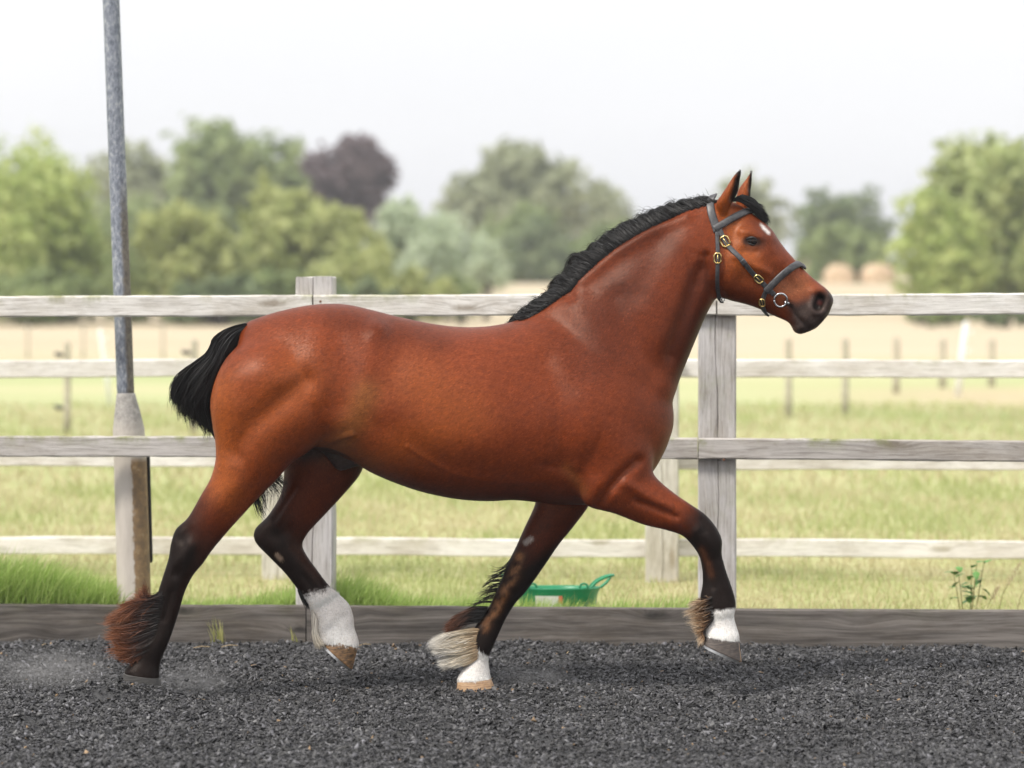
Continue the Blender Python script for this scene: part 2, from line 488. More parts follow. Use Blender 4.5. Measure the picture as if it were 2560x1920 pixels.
# ------------------------------------------------------------------ grass blades
def blades(P, h, w, lean, ldir, r, c_lo, c_hi):
    """three-segment blades: 7 verts, 5 tris -> stored as tris."""
    n_ = len(P); yaw = r.uniform(0, 6.28, n_)
    sx_, sy_ = np.cos(yaw) * w / 2, np.sin(yaw) * w / 2
    lx, ly = np.cos(ldir) * lean, np.sin(ldir) * lean
    V = np.zeros((n_, 7, 3))
    for k, (t, ww) in enumerate(((0, 1), (0.4, 0.85), (0.75, 0.55))):
        bx, by, bz = lx * t ** 2, ly * t ** 2, h * (t - 0.25 * t * t * np.minimum(1, lean / np.maximum(h, 1e-3)))
        V[:, 2 * k, 0] = P[:, 0] + bx - sx_ * ww; V[:, 2 * k, 1] = P[:, 1] + by - sy_ * ww; V[:, 2 * k, 2] = P[:, 2] + bz
        V[:, 2 * k + 1, 0] = P[:, 0] + bx + sx_ * ww; V[:, 2 * k + 1, 1] = P[:, 1] + by + sy_ * ww; V[:, 2 * k + 1, 2] = P[:, 2] + bz
    V[:, 6, 0] = P[:, 0] + lx; V[:, 6, 1] = P[:, 1] + ly; V[:, 6, 2] = P[:, 2] + h * (1 - 0.25 * np.minimum(1, lean / np.maximum(h, 1e-3)))
    T = np.array([[0, 1, 3], [0, 3, 2], [2, 3, 5], [2, 5, 4], [4, 5, 6]])
    f = (T[None] + (np.arange(n_) * 7)[:, None, None]).reshape(-1, 3)
    mixv = r.random(n_)[:, None]
    c = np.asarray(c_lo) * (1 - mixv) + np.asarray(c_hi) * mixv
    return V.reshape(-1, 3), f, np.repeat(c, 7, 0)
M_grass = mat_tint('grass_blade', rough=0.6, spec=0.25, transl=0.35)
def grass_obj(name, sets, label, cat=None, kind='stuff'):
    Vs, Fs, Cs, o_ = [], [], [], 0
    for V, f, c in sets:
        Vs.append(V); Fs.append(f + o_); Cs.append(c); o_ += len(V)
    me = npmesh(name, np.vstack(Vs), np.vstack(Fs)); setcol(me, np.vstack(Cs))
    return tag(link(name, me, M_grass), label, cat, kind=kind)
r = np.random.default_rng(11)
sets = []
for (y0, y1, n_, hh, ww) in ((1.75, 5, 34000, .045, .0045), (5, 11, 28000, .06, .008), (11, 26, 22000, .075, .016)):
    y = r.uniform(y0, y1, n_); x = r.uniform(-1, 1, n_) * (0.164 * (12 + y) + 1.0)
    patch = np.sin(x * 2.1 + np.sin(y * 1.3)) * np.cos(y * 0.9 + x) + r.normal(0, 0.5, n_)
    y = np.maximum(y, fence_y(x) + 0.09)
    h = hh * r.uniform(0.4, 1.5, n_) * (1 + 0.25 * patch.clip(-1, 1))
    dry = patch < 0.25
    P = np.stack([x, y, np.full(n_, 0.028)], -1)
    for mk, lo, hi in ((dry, (0.48, 0.43, 0.25), (0.56, 0.50, 0.30)), (~dry, (0.34, 0.39, 0.15), (0.46, 0.48, 0.22))):
        k = mk.sum()
        sets.append(blades(P[mk], h[mk], np.full(k, ww) * r.uniform(.6, 1.4, k), h[mk] * r.uniform(.1, .9, k), r.uniform(0, 6.28, k), r, lo, hi))
grass_obj('pasture_grass', sets, 'short mown pasture grass, green and straw mixed', 'grass')
# rank grass left along the back of the kickboard
sets = []
n_ = 36000
px = r.uniform(-500, 3060, n_ * 2)
dens = np.interp(px, [-500, 0, 250, 300, 420, 520, 640, 820, 1000, 1180, 1300, 1500, 1650, 1800, 1900, 3060],
                 [1, 1, 1, .6, .55, .7, .8, 1, .7, .55, .4, .3, .3, .3, .12, .15])
hsc = np.interp(px, [-500, 0, 250, 330, 520, 640, 780, 860, 1000, 1180, 1320, 1500, 1700, 1800, 1900, 3060],
                [.40, .40, .27, .16, .17, .2, .28, .32, .2, .2, .19, .17, .22, .15, .10, .12])
k = r.random(n_ * 2) < dens
px, hsc = px[k][:n_], hsc[k][:n_]; n_ = len(px)
dep = r.uniform(0.075, 0.5, n_)
x = (px - 1280) / F * 13.8; y = fence_y(x) + dep
h = hsc * r.uniform(0.45, 1.1, n_) * np.interp(dep, [0, .3, .55], [1, .9, .5])
sets.append(blades(np.stack([x, y, np.full(n_, 0.02)], -1), h, r.uniform(.003, .0065, n_), h * r.uniform(.1, .8, n_),
                   r.normal(0.0, 1.1, n_), r, (0.24, 0.38, 0.07), (0.48, 0.58, 0.20)))
k2 = 1400
px = r.uniform(-300, 2900, k2); x = (px - 1280) / F * 13.9; y = fence_y(x) + r.uniform(.08, .5, k2)
h = r.uniform(.08, .22, k2)
sets.append(blades(np.stack([x, y, np.full(k2, 0.02)], -1), h, r.uniform(.002, .004, k2), h * r.uniform(.2, .9, k2), r.normal(0, 1.2, k2), r, (0.50, 0.42, 0.20), (0.62, 0.55, 0.32)))
grass_obj('verge_grass', sets, 'long lush grass growing along the back of the kickboard', 'grass')

# ================================================================== TIMBER
M_rail = mat_wood('rail_timber', (0.80, 0.775, 0.73), (0.50, 0.475, 0.43), (0.24, 0.20, 0.15), moss=(0.22, 0.23, 0.07), moss_amt=0.8)
M_rail2 = mat_wood('rail_timber_pale', (0.80, 0.765, 0.745), (0.64, 0.61, 0.58), (0.36, 0.32, 0.24), moss=(0.30, 0.30, 0.12), moss_amt=0.5)
M_mid = mat_wood('rail_timber_grey', (0.56, 0.53, 0.50), (0.31, 0.285, 0.265), (0.20, 0.17, 0.13), moss=(0.18, 0.20, 0.05), moss_amt=1.0)
M_post = mat_wood('post_timber', (0.62, 0.60, 0.59), (0.40, 0.385, 0.375), (0.20, 0.17, 0.13), axis=2, moss=(0.22, 0.24, 0.06), moss_amt=0.25)
M_post2 = mat_wood('post_timber_pale', (0.66, 0.63, 0.58), (0.50, 0.47, 0.43), (0.3, 0.25, 0.18), axis=2, moss_amt=0.1)
M_kick = mat_wood('kickboard_timber', (0.20, 0.18, 0.165), (0.075, 0.067, 0.062), (0.022, 0.02, 0.019), moss=(0.10, 0.13, 0.02), moss_amt=0.12, grain=0.7, knots=1.5, sharp=0.10)
M_rust = mat_plain('rusty_iron', (0.16, 0.07, 0.035), 0.8, 0.3)

def wx(px, dist): return (px - 1280) / F * dist
def post_mesh(w, d, h, seed, top_rough=0.006):
    """square post with a drying split down its front face; origin at the foot."""
    r = np.random.default_rng(seed)
    sec = [(-w/2 + .006, -d/2), (-.004, -d/2), (.000, -d/2 + .007), (.0035, -d/2), (w/2 - .006, -d/2), (w/2, -d/2 + .006),
           (w/2, d/2 - .006), (w/2 - .006, d/2), (-w/2 + .006, d/2), (-w/2, d/2 - .006), (-w/2, -d/2 + .006)]
    k = len(sec); n_ = 18; V = []; Fc = []
    for i in range(n_ + 1):
        z = h * i / n_; wob = .006 * math.sin(z * 5 + seed) + .003 * math.sin(z * 13)
        for j, (x, y) in enumerate(sec):
            xx = x + (wob if j in (1, 2, 3) else 0)
            V.append((xx + r.uniform(-.0012, .0012), y + r.uniform(-.0012, .0012), z + (r.uniform(-top_rough, top_rough) if i == n_ else 0)))
    for i in range(n_):
        for j in range(k):
            a = i * k + j; b_ = i * k + (j + 1) % k
            Fc.append((a, b_, b_ + k, a + k))
    Fc.append(tuple(range(k - 1, -1, -1))); Fc.append(tuple(n_ * k + j for j in range(k)))
    return pyd('post', V, Fc)

# ---- arena fence (near): posts, two rails, each board its own part
fence = empty('arena_fence', (0, fence_y(0), 0), label='weathered grey post and rail arena fence just behind the horse', cat='fence')
def child_at(o, parent):
    mw = o.matrix_world.copy() if o.matrix_world != Matrix() else o.matrix_basis.copy()
    o.parent = parent; o.matrix_parent_inverse = Matrix.Translation(-parent.location)
    return o
def rail_run(name, joints_px, dist, fy, zl, zr, h, t, mat, parent, seed, dy=0.0, gap=0.003, **kw):
    xs = [wx(p, dist) for p in joints_px]
    for i in range(len(xs) - 1):
        a, b_ = xs[i] + gap, xs[i + 1] - gap
        za = zl + (zr - zl) * (a + 2.27) / 4.47; zb = zl + (zr - zl) * (b_ + 2.27) / 4.47
        o = plank(name, (a, fy(a) + dy, za), (b_, fy(b_) + dy, zb), h, t, mat, None, seed + i, **kw)
        child_at(o, parent)
rail_run('rail', [-2400, -196, 781, 1788, 2780, 5000], 13.64, fence_y, 1.463, 1.481, 0.092, 0.036, M_rail, fence, 10)
rail_run('rail', [-2400, -190, 790, 1743, 2776, 5000], 13.64, fence_y, 0.849, 0.847, 0.091, 0.036, M_mid, fence, 30)
for i, (px, top) in enumerate(((-2190, 1.56), (-1200, 1.55), (-210, 1.56), (788, 1.594), (1790, 1.492), (2790, 1.55), (3790, 1.55), (4790, 1.55))):
    x = wx(px, 13.72)
    o = link('post', post_mesh(0.165, 0.12, top + 0.02, i), M_post, None)
    o.location = (x, fence_y(x) + 0.020 + 0.06, -0.02); o.rotation_euler = (0, 0, math.atan(-0.085))
    child_at(o, fence)
def nail(px, py, dist, fy, parent):
    x = wx(px, dist); z = H - (py - HZ) / F * dist
    V, Fc = lathe([(0.0, 0.0022), (0.004, 0.0018), (0.006, 0.0), (0.006, -0.004)], 10, False, True)
    o = link('nail', pyd('nail', V, Fc), M_rust)
    o.location = (x, fy(x) - 0.0185, z); o.rotation_euler = (math.radians(90), 0, 0)
    child_at(o, parent)
for p in (c6(1025, 85), c6(1155, 73), c6(1160, 132), c3(950, 112), c3(1010, 150), c3(1105, 95)): nail(*p, 13.64, fence_y, fence)

# ---- kickboard along the foot of the fence
kick = empty('kickboard', (0, fence_y(0), 0), label='dark weathered kickboard along the edge of the black arena surface', cat='kickboard')
rail_run('board', [-2600, -640, 764, 3160, 5000], 13.62, lambda x: fence_y(x) - 0.004, 0.062, 0.076, 0.172, 0.044, M_kick, kick, 50, warp=0.003)

# ---- paddock fence (far)
fence2 = empty('paddock_fence', (0, fence2_y(0), 0), label='pale three rail paddock fence standing on the grass behind the arena fence', cat='fence')
for nm, zl, zr, sd_ in (('rail', 1.114, 1.127, 70), ('rail', 0.645, 0.653, 80), ('rail', 0.186, 0.197, 90)):
    rail_run(nm, [-2200, -270, 1650, 3570, 5200], 16.1, fence2_y, zl, zr, 0.092, 0.036, M_rail2, fence2, sd_, dy=0.085, warp=0.007)
for i, px in enumerate((-2180, -1220, -264, 696, 1654, 2612, 3570, 4530)):
    x = wx(px, 16.1)
    o = link('post', post_mesh(0.17, 0.12, 1.20, 40 + i), M_post2)
    o.location = (x, fence2_y(x), 0.0); o.rotation_euler = (0, 0, math.atan(-0.075))
    child_at(o, fence2)

# ---- leaning steel lighting pole behind the arena fence
POLE_LEAN = 0.036
m, n, b = mat_new('galvanised_steel')
t = n.nodes.new('ShaderNodeTexCoord'); P = t.outputs['Object']
r1 = ramp(n, [(0.38, (0.11, 0.125, 0.155)), (0.52, (0.25, 0.27, 0.31)), (0.64, (0.46, 0.47, 0.48))])
n.links.new(noise(n, mapping(n, P, (1, 1, .45)), 55, 7, 0.8), r1.inputs[0])
sp = n.nodes.new('ShaderNodeSeparateXYZ'); n.links.new(P, sp.inputs[0]); AX = math_n(n, 'ADD', sp.outputs[0], math_n(n, 'MULTIPLY', sp.outputs[2], POLE_LEAN))
# brown run-off streak down the right-hand side of the upper tube
sm = N(n, 'ShaderNodeMapRange', **{'From Min': 0.004, 'From Max': 0.016}); n.links.new(math_n(n, 'ADD', AX, math_n(n, 'MULTIPLY', math_n(n, 'SUBTRACT', noise(n, P, 30, 4), .5), .02)), sm.inputs['Value'])
zm = N(n, 'ShaderNodeMapRange', **{'From Min': 2.05, 'From Max': 1.85}); n.links.new(sp.outputs[2], zm.inputs['Value'])
stk = ramp(n, [(0.4, (0.09, 0.07, 0.05)), (0.7, (0.20, 0.17, 0.12))]); n.links.new(noise(n, P, 60, 5), stk.inputs[0])
col = mixc(n, r1.outputs[0], stk.outputs[0], math_n(n, 'MULTIPLY', math_n(n, 'MULTIPLY', sm.outputs[0], zm.outputs[0]), 0.85))
n.links.new(col, b.inputs['Base Color']); b.inputs['Roughness'].default_value = 0.6; b.inputs['Metallic'].default_value = 0.25
M_galv = m
m, n, b = mat_new('painted_steel_base')
t = n.nodes.new('ShaderNodeTexCoord'); P = t.outputs['Object']
r1 = ramp(n, [(0.3, (0.43, 0.385, 0.335)), (0.6, (0.55, 0.50, 0.445))]); n.links.new(noise(n, mapping(n, P, (1, 1, .2)), 14, 6, .65), r1.inputs[0])
sp = n.nodes.new('ShaderNodeSeparateXYZ'); n.links.new(P, sp.inputs[0]); AX = math_n(n, 'ADD', sp.outputs[0], math_n(n, 'MULTIPLY', sp.outputs[2], POLE_LEAN * .75))
sm = N(n, 'ShaderNodeMapRange', **{'From Min': 0.010, 'From Max': 0.020}); n.links.new(math_n(n, 'ADD', AX, math_n(n, 'MULTIPLY', math_n(n, 'SUBTRACT', noise(n, mapping(n, P, (1, 1, .5)), 40, 5), .5), .05)), sm.inputs['Value'])
zm = N(n, 'ShaderNodeMapRange', **{'From Min': 0.80, 'From Max': 0.77}); n.links.new(sp.outputs[2], zm.inputs['Value'])
rust = ramp(n, [(0.35, (0.12, 0.07, 0.03)), (0.6, (0.27, 0.16, 0.06)), (0.75, (0.42, 0.33, 0.2))]); n.links.new(noise(n, P, 26, 6, .7), rust.inputs[0])
col = mixc(n, r1.outputs[0], rust.outputs[0], math_n(n, 'MULTIPLY', math_n(n, 'MULTIPLY', sm.outputs[0], zm.outputs[0]), 0.9))
ch = ramp(n, [(0.70, (0, 0, 0)), (0.76, (1, 1, 1))]); n.links.new(noise(n, mapping(n, P, (1, 1, .6)), 36, 4, .6), ch.inputs[0])
col = mixc(n, col, (0.10, 0.09, 0.08), math_n(n, 'MULTIPLY', ch.outputs[0], .8))
gm = N(n, 'ShaderNodeMapRange', **{'From Min': 0.86, 'From Max': 0.98}); n.links.new(sp.outputs[2], gm.inputs['Value'])
gr = ramp(n, [(0.35, (0.15, 0.145, 0.14)), (0.65, (0.36, 0.345, 0.32))]); n.links.new(noise(n, P, 50, 5, .7), gr.inputs[0])
col = mixc(n, col, gr.outputs[0], math_n(n, 'MULTIPLY', gm.outputs[0], .8))
n.links.new(col, b.inputs['Base Color']); b.inputs['Roughness'].default_value = 0.75
M_base = m
pd_ = 13.94
def pole_pt(dx, dy, rad):
    px, py = c0(dx, dy); return Vector((wx(px, pd_), 0, H - (py - HZ) / F * pd_)), rad * 1.1573 / F * pd_
lo, r_lo = pole_pt(291, 1330, 36.5); hi, _ = pole_pt(240, 0, 18)
pole = empty('lamp_post', (lo.x, pd_ - 12, 0), label='tall leaning grey steel pole with wider base, behind the arena fence', cat='pole')
def rings_obj(name, pts, mat, parent, seg=28):
    V = []; Fc = []
    for c, rad in pts:
        for j in range(seg):
            a = 2 * math.pi * j / seg; V.append((c.x - lo.x + rad * math.cos(a), rad * math.sin(a), c.z))
    for i in range(len(pts) - 1):
        for j in range(seg):
            a = i * seg + j; b_ = i * seg + (j + 1) % seg; Fc.append((a, b_, b_ + seg, a + seg))
    Fc.append(tuple(range(seg - 1, -1, -1))); Fc.append(tuple((len(pts) - 1) * seg + j for j in range(seg)))
    return link(name, pyd(name, V, Fc), mat, parent, smooth=True)
top = hi + (hi - pole_pt(264, 640, 18)[0]) * 1.3
low = lo + (lo - pole_pt(281, 985, 36)[0]) * 0.25
rings_obj('base_tube', [(low, r_lo), pole_pt(291, 1330, 36.5), pole_pt(286, 1150, 36), pole_pt(281, 985, 35.5), pole_pt(278.5, 938, 34.5),
                        pole_pt(278, 925, 34), pole_pt(275, 885, 27), pole_pt(272.5, 858, 21.5), pole_pt(272, 850, 20), pole_pt(271.8, 846, 15)], M_base, pole)
rings_obj('upper_tube', [pole_pt(272, 858, 18.5), pole_pt(271, 840, 18.8), pole_pt(264, 640, 19), pole_pt(252, 320, 18.6), pole_pt(240, 0, 18.2), (top, 0.038)], M_galv, pole)
ca, ra = pole_pt(281, 962, 34); cb_, _ = pole_pt(288, 1213, 36)
M_rubber = mat_plain('black_cable', (0.012, 0.012, 0.013), 0.5)
V, Fc = tube([(p.x - lo.x + 0.076, 0.03, p.z) for p in [ca + (cb_ - ca) * (i / 8) for i in range(9)]] + [(cb_.x - lo.x + 0.074, 0.03, cb_.z - .008)], [0.0085] * 9 + [0.004], 8)
link('cable', pyd('cable', V, Fc), M_rubber, pole, smooth=True)

# ---- green rubber tub behind the kickboard
M_tub = mat_plain('green_rubber', (0.018, 0.26, 0.115), 0.38, var=0.08, scale=8, bmp=0.03)
tub_d = 14.12
tx0, ty0 = c0(1205, 1269)
tz = H - (ty0 - HZ) / F * tub_d
tub = empty('green_tub', (wx(tx0, tub_d), tub_d - 12, 0.03), label='shallow green rubber tub with loop handles in the grass behind the kickboard', cat='tub')
tub.rotation_euler = (math.radians(-3.5), 0, 0)
R_ = 0.185; hT = tz - 0.03
V, Fc = lathe([(0.001, 0.006), (R_ * .84, 0.004), (R_ * .88, 0.0), (R_ * .97, hT * .8), (R_ * 1.03, hT - .008), (R_ * 1.045, hT - .002), (R_ * 1.03, hT + .003), (R_ * 1.005, hT - .003),
               (R_ * .94, hT * .8), (R_ * .84, 0.012), (0.001, 0.012)], 56, True, True)
link('bowl', pyd('bowl', V, Fc), M_tub, tub, smooth=True)
for s in (1, -1):
    pts = spline([(s * R_ * .72, .05 * 0, hT - .004), (s * R_ * .86, -.055, hT + .012), (s * R_ * 1.12, -.05, hT + .046), (s * R_ * 1.36, 0.0, hT + .055),
                  (s * R_ * 1.12, .05, hT + .046), (s * R_ * .86, .055, hT + .012), (s * R_ * .72, 0.05, hT - .004)], 6)
    pts = spline([(s * R_ * .80, -.085, hT), (s * R_ * .95, -.072, hT + .028), (s * R_ * 1.2, -.05, hT + .05), (s * R_ * 1.36, 0.0, hT + .054),
                  (s * R_ * 1.2, .05, hT + .05), (s * R_ * .95, .072, hT + .028), (s * R_ * .80, .085, hT)], 6)
    V, Fc = tube(pts, 0.0068, 8)
    # webs tying the loop back to the rim
    V2, F2 = tube(spline([(s * R_ * 1.30, -.022, hT + .05), (s * R_ * 1.20, -.03, hT + .024), (s * R_ * 1.04, -.03, hT + .0)], 5), 0.0055, 6)
    V3, F3 = tube(spline([(s * R_ * 1.30, .022, hT + .05), (s * R_ * 1.20, .03, hT + .024), (s * R_ * 1.04, .03, hT + .0)], 5), 0.0055, 6)
    V4, F4 = tube([(s * R_ * .62 + .018 * math.cos(a), -R_ * .80, hT + .006 + .016 * math.sin(a)) for a in np.linspace(-.3, 3.44, 12)], 0.005, 6)
    V, Fc = merge((V, Fc), (V2, F2), (V3, F3), (V4, F4))
    link('handle', pyd('handle', V, Fc), M_tub, tub, smooth=True)
m, n, b = mat_new('paper_label')
t = n.nodes.new('ShaderNodeTexCoord'); sp = n.nodes.new('ShaderNodeSeparateXYZ'); n.links.new(t.outputs['Generated'], sp.inputs[0])
fx = N(n, 'ShaderNodeMapRange', **{'From Min': 0.84, 'From Max': 0.86}); n.links.new(sp.outputs[0], fx.inputs['Value'])
fz = N(n, 'ShaderNodeMapRange', **{'From Min': 0.62, 'From Max': 0.66}); n.links.new(sp.outputs[2], fz.inputs['Value'])
n.links.new(mixc(n, (0.72, 0.71, 0.68), (0.75, 0.16, 0.10), math_n(n, 'MULTIPLY', fx.outputs[0], fz.outputs[0])), b.inputs['Base Color'])
V = []; Fc = []
for i in range(13):
    a = math.radians(-90 - 33 + i * 41 / 12 - 2)
    for zz in (hT * .80, hT * .16):
        rr = R_ * (.88 + .09 * zz / (hT * .8)) + .0015
        V.append((rr * math.cos(a), rr * math.sin(a), zz))
for i in range(12): Fc.append((2 * i, 2 * i + 1, 2 * i + 3, 2 * i + 2))
link('label', pyd('label', V, Fc), m, tub)

# ---- small plants against the kickboard
def tuft(px, py, dist, n_, h0, h1, spread, label, cols, seed, ldir=1.2):
    r = np.random.default_rng(seed)
    c = Vector(W(px, py, dist - 12)); P = np.stack([r.normal(0, spread, n_), r.normal(0, spread * .4, n_), np.zeros(n_)], -1)
    h = r.uniform(h0, h1, n_)
    V, f, col = blades(P, h, r.uniform(.003, .006, n_), h * r.uniform(.1, .55, n_), r.uniform(0, 6.28, n_) * .5 + ldir, r, *cols)
    me = npmesh('grass_tuft', V, f); setcol(me, col)
    o = link('grass_tuft', me, M_grass); o.location = (c.x, c.y, gz(c.x, c.y) + 0.0)
    return tag(o, label, 'grass tuft')
G1 = ((0.30, 0.34, 0.10), (0.50, 0.46, 0.20))
x_, _y = c4(765, 1245); tuft(x_, 1597, 13.63, 34, .06, .135, .016, 'green and straw grass tuft sprouting at the kickboard foot between the hind legs', G1, 21)
x_, _y = c4(1250, 1255); tuft(x_, 1597, 13.63, 9, .04, .085, .008, 'thin small grass tuft at the kickboard foot left of the white hind sock', G1, 22)
x_, _y = c9(60, 400); o = tuft(x_, 1500, 13.68, 30, .10, .19, .022, 'pale wispy grass tuft poking over the kickboard behind the raised forefoot', ((0.40, 0.46, 0.16), (0.55, 0.58, 0.30)), 23)
o.location.y = fence_y(o.location.x) + 0.05; o.location.z = 0.03
# fallen straws on the chips
M_straw = mat_plain('straw', (0.42, 0.31, 0.17), 0.8)
for i, (a, b_) in enumerate(((c4(605, 1302), c4(712, 1322)), (c4(785, 1195), c4(888, 1225)), (c4(1650, 1240), c4(1725, 1270)), ((105, 1627), (117, 1607)), (c5(1115, 1370), c5(1140, 1345)))):
    yy = H / ((a[1] + b_[1]) / 2 - HZ) * F - 12
    yy = min(yy, 1.45)
    A = Vector(W(a[0], a[1], yy)); B = Vector(W(b_[0], b_[1], yy))
    z0 = gz((A.x + B.x) / 2, yy) + .014
    V, Fc = tube([(A.x, yy - .02, z0), ((A.x + B.x) / 2, yy, z0 + .006), (B.x, yy + .02, z0 + .002)], 0.0016, 5)
    tag(link('straw', pyd('straw', V, Fc), M_straw), ['thin straw lying on the chips below the tuft between the hind legs', 'bent dry straw beside the grass tuft at the kickboard',
        'orange straw at the kickboard foot right of the white hind sock', 'short pale straw on the chips at the far left', 'short straw on the chips below the green tub'][i], 'straw', 'fallen straws')
# leafy weed and dry seed heads at the right
def leaf_mesh(r, L, w):
    V = [(0, 0, 0), (L * .35, -w, .1 * L), (L * .4, 0, .12 * L), (L * .35, w, .1 * L), (L * .75, -w * .6, .05 * L), (L * .78, 0, .08 * L), (L * .75, w * .6, .05 * L), (L, 0, -.05 * L)]
    return V, [(0, 1, 2), (0, 2, 3), (1, 4, 5, 2), (2, 5, 6, 3), (4, 7, 5), (5, 7, 6)]
M_leaf = mat_plain('weed_leaf', (0.10, 0.24, 0.05), 0.55, var=.4, scale=25)
M_stem = mat_plain('weed_stem', (0.22, 0.20, 0.08), 0.7)
wd = 14.2; wx0 = wx(2420, wd)
weed = empty('weed', (wx0, wd - 12, 0.03), label='leafy green weed growing behind the kickboard at the right', cat='plant')
rr = random.Random(5)
for k in range(6):
    bx = rr.uniform(-.07, .08); hh = rr.uniform(.14, .27)
    pts = [(bx * .4, 0, 0), (bx * .7, rr.uniform(-.03, .03), hh * .5), (bx, rr.uniform(-.05, .05), hh)]
    V, Fc = tube(pts, [.003, .0025, .0015], 6); st = link('stem', pyd('stem', V, Fc), M_stem, weed)
    for q in range(5):
        t_ = .45 + .55 * q / 4; p = Vector(pts[0]).lerp(Vector(pts[2]), t_)
        V, Fc = leaf_mesh(rr, rr.uniform(.045, .07), rr.uniform(.016, .026))
        R = Matrix.Translation(p) @ Matrix.Rotation(rr.uniform(0, 6.28), 4, 'Z') @ Matrix.Rotation(rr.uniform(-.5, .7), 4, 'Y')
        link('leaf', pyd('leaf', [R @ Vector(v) for v in V], Fc), M_leaf, weed)
M_seed = mat_plain('seed_head', (0.52, 0.42, 0.28), 0.9, var=.2, scale=60)
for i, (px, hh, ln) in enumerate(((2520, .24, .05), (2478, .14, .03), (2560, .2, .04))):
    sg = empty('seed_grass', (wx(px, wd), wd - 12, .03), label=['tall dry seed head of grass right of the leafy weed', 'short dry seed head of grass just beside the leafy weed', 'dry seed head of grass at the right picture edge'][i], cat='grass', group='dry seed heads')
    V, Fc = tube([(-ln, 0, 0), (-ln * .5, 0, hh * .5), (0, 0, hh * .7)], .0018, 5); link('stem', pyd('stem', V, Fc), M_stem, sg)
    vv = []; ff = []
    for q in range(46):
        t_ = q / 45; a = q * 2.4; p = Vector((ln * t_ * 1.1, 0, hh * (.66 + .42 * t_)))
        w_ = .012 * math.sin(math.pi * min(1, t_ * .9 + .1)) + .002
        v2, f2 = leaf_mesh(rr, .016, .003)
        R = Matrix.Translation(p + Vector((math.cos(a) * w_ * .5, math.sin(a) * w_ * .5, 0))) @ Matrix.Rotation(a, 4, 'Z') @ Matrix.Rotation(-.9, 4, 'Y')
        vv, ff = merge((vv, ff), ([R @ Vector(v) for v in v2], f2))
    link('seed_head', pyd('seed_head', vv, ff), M_seed, sg)

# ================================================================== FAR PADDOCK
M_fpost = mat_plain('far_post_timber', (0.42, 0.38, 0.30), .9, var=.3, scale=12)
M_ins = mat_plain('insulator', (0.05, 0.05, 0.05), .5)
M_white = mat_plain('white_plastic', (0.80, 0.80, 0.80), .5, var=.03)
def paddock_post(dx, top, base, wpx, label, ins=()):
    px, pb = c0(dx, base); pt = c0(dx, top)[1]
    dist = (H - .03) / (pb - HZ) * F; x = wx(px, dist); h = (pb - pt) / F * dist; rad = wpx * 1.1573 / F * dist / 2
    e = empty('paddock_post', (x, dist - 12, .03), label=label, cat='post', group='round posts of the far paddock')
    r_ = random.Random(dx)
    V, Fc = lathe([(rad * 1.05, -.05), (rad, h * .3), (rad * .98, h * .7), (rad * .97, h - .03), (rad * .8, h - .008), (rad * .3, h)], 14)
    V = [(v[0] + r_.uniform(-.004, .004), v[1], v[2] + r_.uniform(-.006, .006)) for v in V]
    link('shaft', pyd('shaft', V, Fc), M_fpost, e, smooth=True)
    for f in ins:
        V, Fc = tube([(-rad, -rad * .3, h * f), (-rad - .05, -rad * .5, h * f), (-rad - .085, -rad * .5, h * f + .02)], [.018, .026, .016], 8)
        link('insulator', pyd('insulator', V, Fc), M_ins, e, smooth=True)
paddock_post(145, 738, 942, 15, 'round wooden post with black insulators left of the steel pole', (.86, .30))
paddock_post(419, 733, 940, 15, 'round wooden post just behind the black tail', (.86,))
for dx, t_, b_, l in ((1703, 730, 902, 'blurred round post nearest to the right arena post'), (1826, 730, 898, 'second blurred round post right of the arena post'),
                      (1936, 728, 850, 'third blurred round post right of the arena post'), (2036, 730, 838, 'fourth blurred round post, just left of the white leaning stake'),
                      (2142, 732, 835, 'last blurred round post, right of the white leaning stake'), (60, 700, 775, 'thin far post near the left picture edge above the middle rail'),
                      (180, 704, 775, 'thin far post between the round post and the steel pole'), (352, 704, 775, 'thin far post right of the steel pole above the middle rail')):
    paddock_post(dx, t_, b_, 15 if dx > 600 else 6, l)
def stake(a, b_, wpx, label):
    pa, pb = c0(*a), c0(*b_); dist = (H - .03) / (pb[1] - HZ) * F
    A = Vector((wx(pa[0], dist), dist - 12, H - (pa[1] - HZ) / F * dist)); B = Vector((wx(pb[0], dist), dist - 12, 0.0))
    e = empty('fence_stake', (B.x, B.y, .03), label=label, cat='stake', group='white electric fence stakes')
    rad = wpx * 1.1573 / F * dist / 2; Lr = (A - B)
    V, Fc = tube([(0, 0, -.03), tuple(Lr * .5), tuple(Lr * .97), tuple(Lr)], [rad, rad, rad * .9, rad * .5], 8)
    link('shaft', pyd('shaft', V, Fc), M_white, e, smooth=True)
    for f in (.35, .6, .85):
        p = Lr * f; V, Fc = tube([tuple(p), tuple(p + Vector((rad * 2.2, -.01, .01))), tuple(p + Vector((rad * 2.4, -.01, .04)))], rad * .35, 6)
        link('hook', pyd('hook', V, Fc), M_white, e)
stake((216, 716), (239, 878), 9, 'thin white leaning stake just left of the steel pole')
stake((2087, 700), (2068, 856), 13, 'white leaning stake in the blurred field at the right')

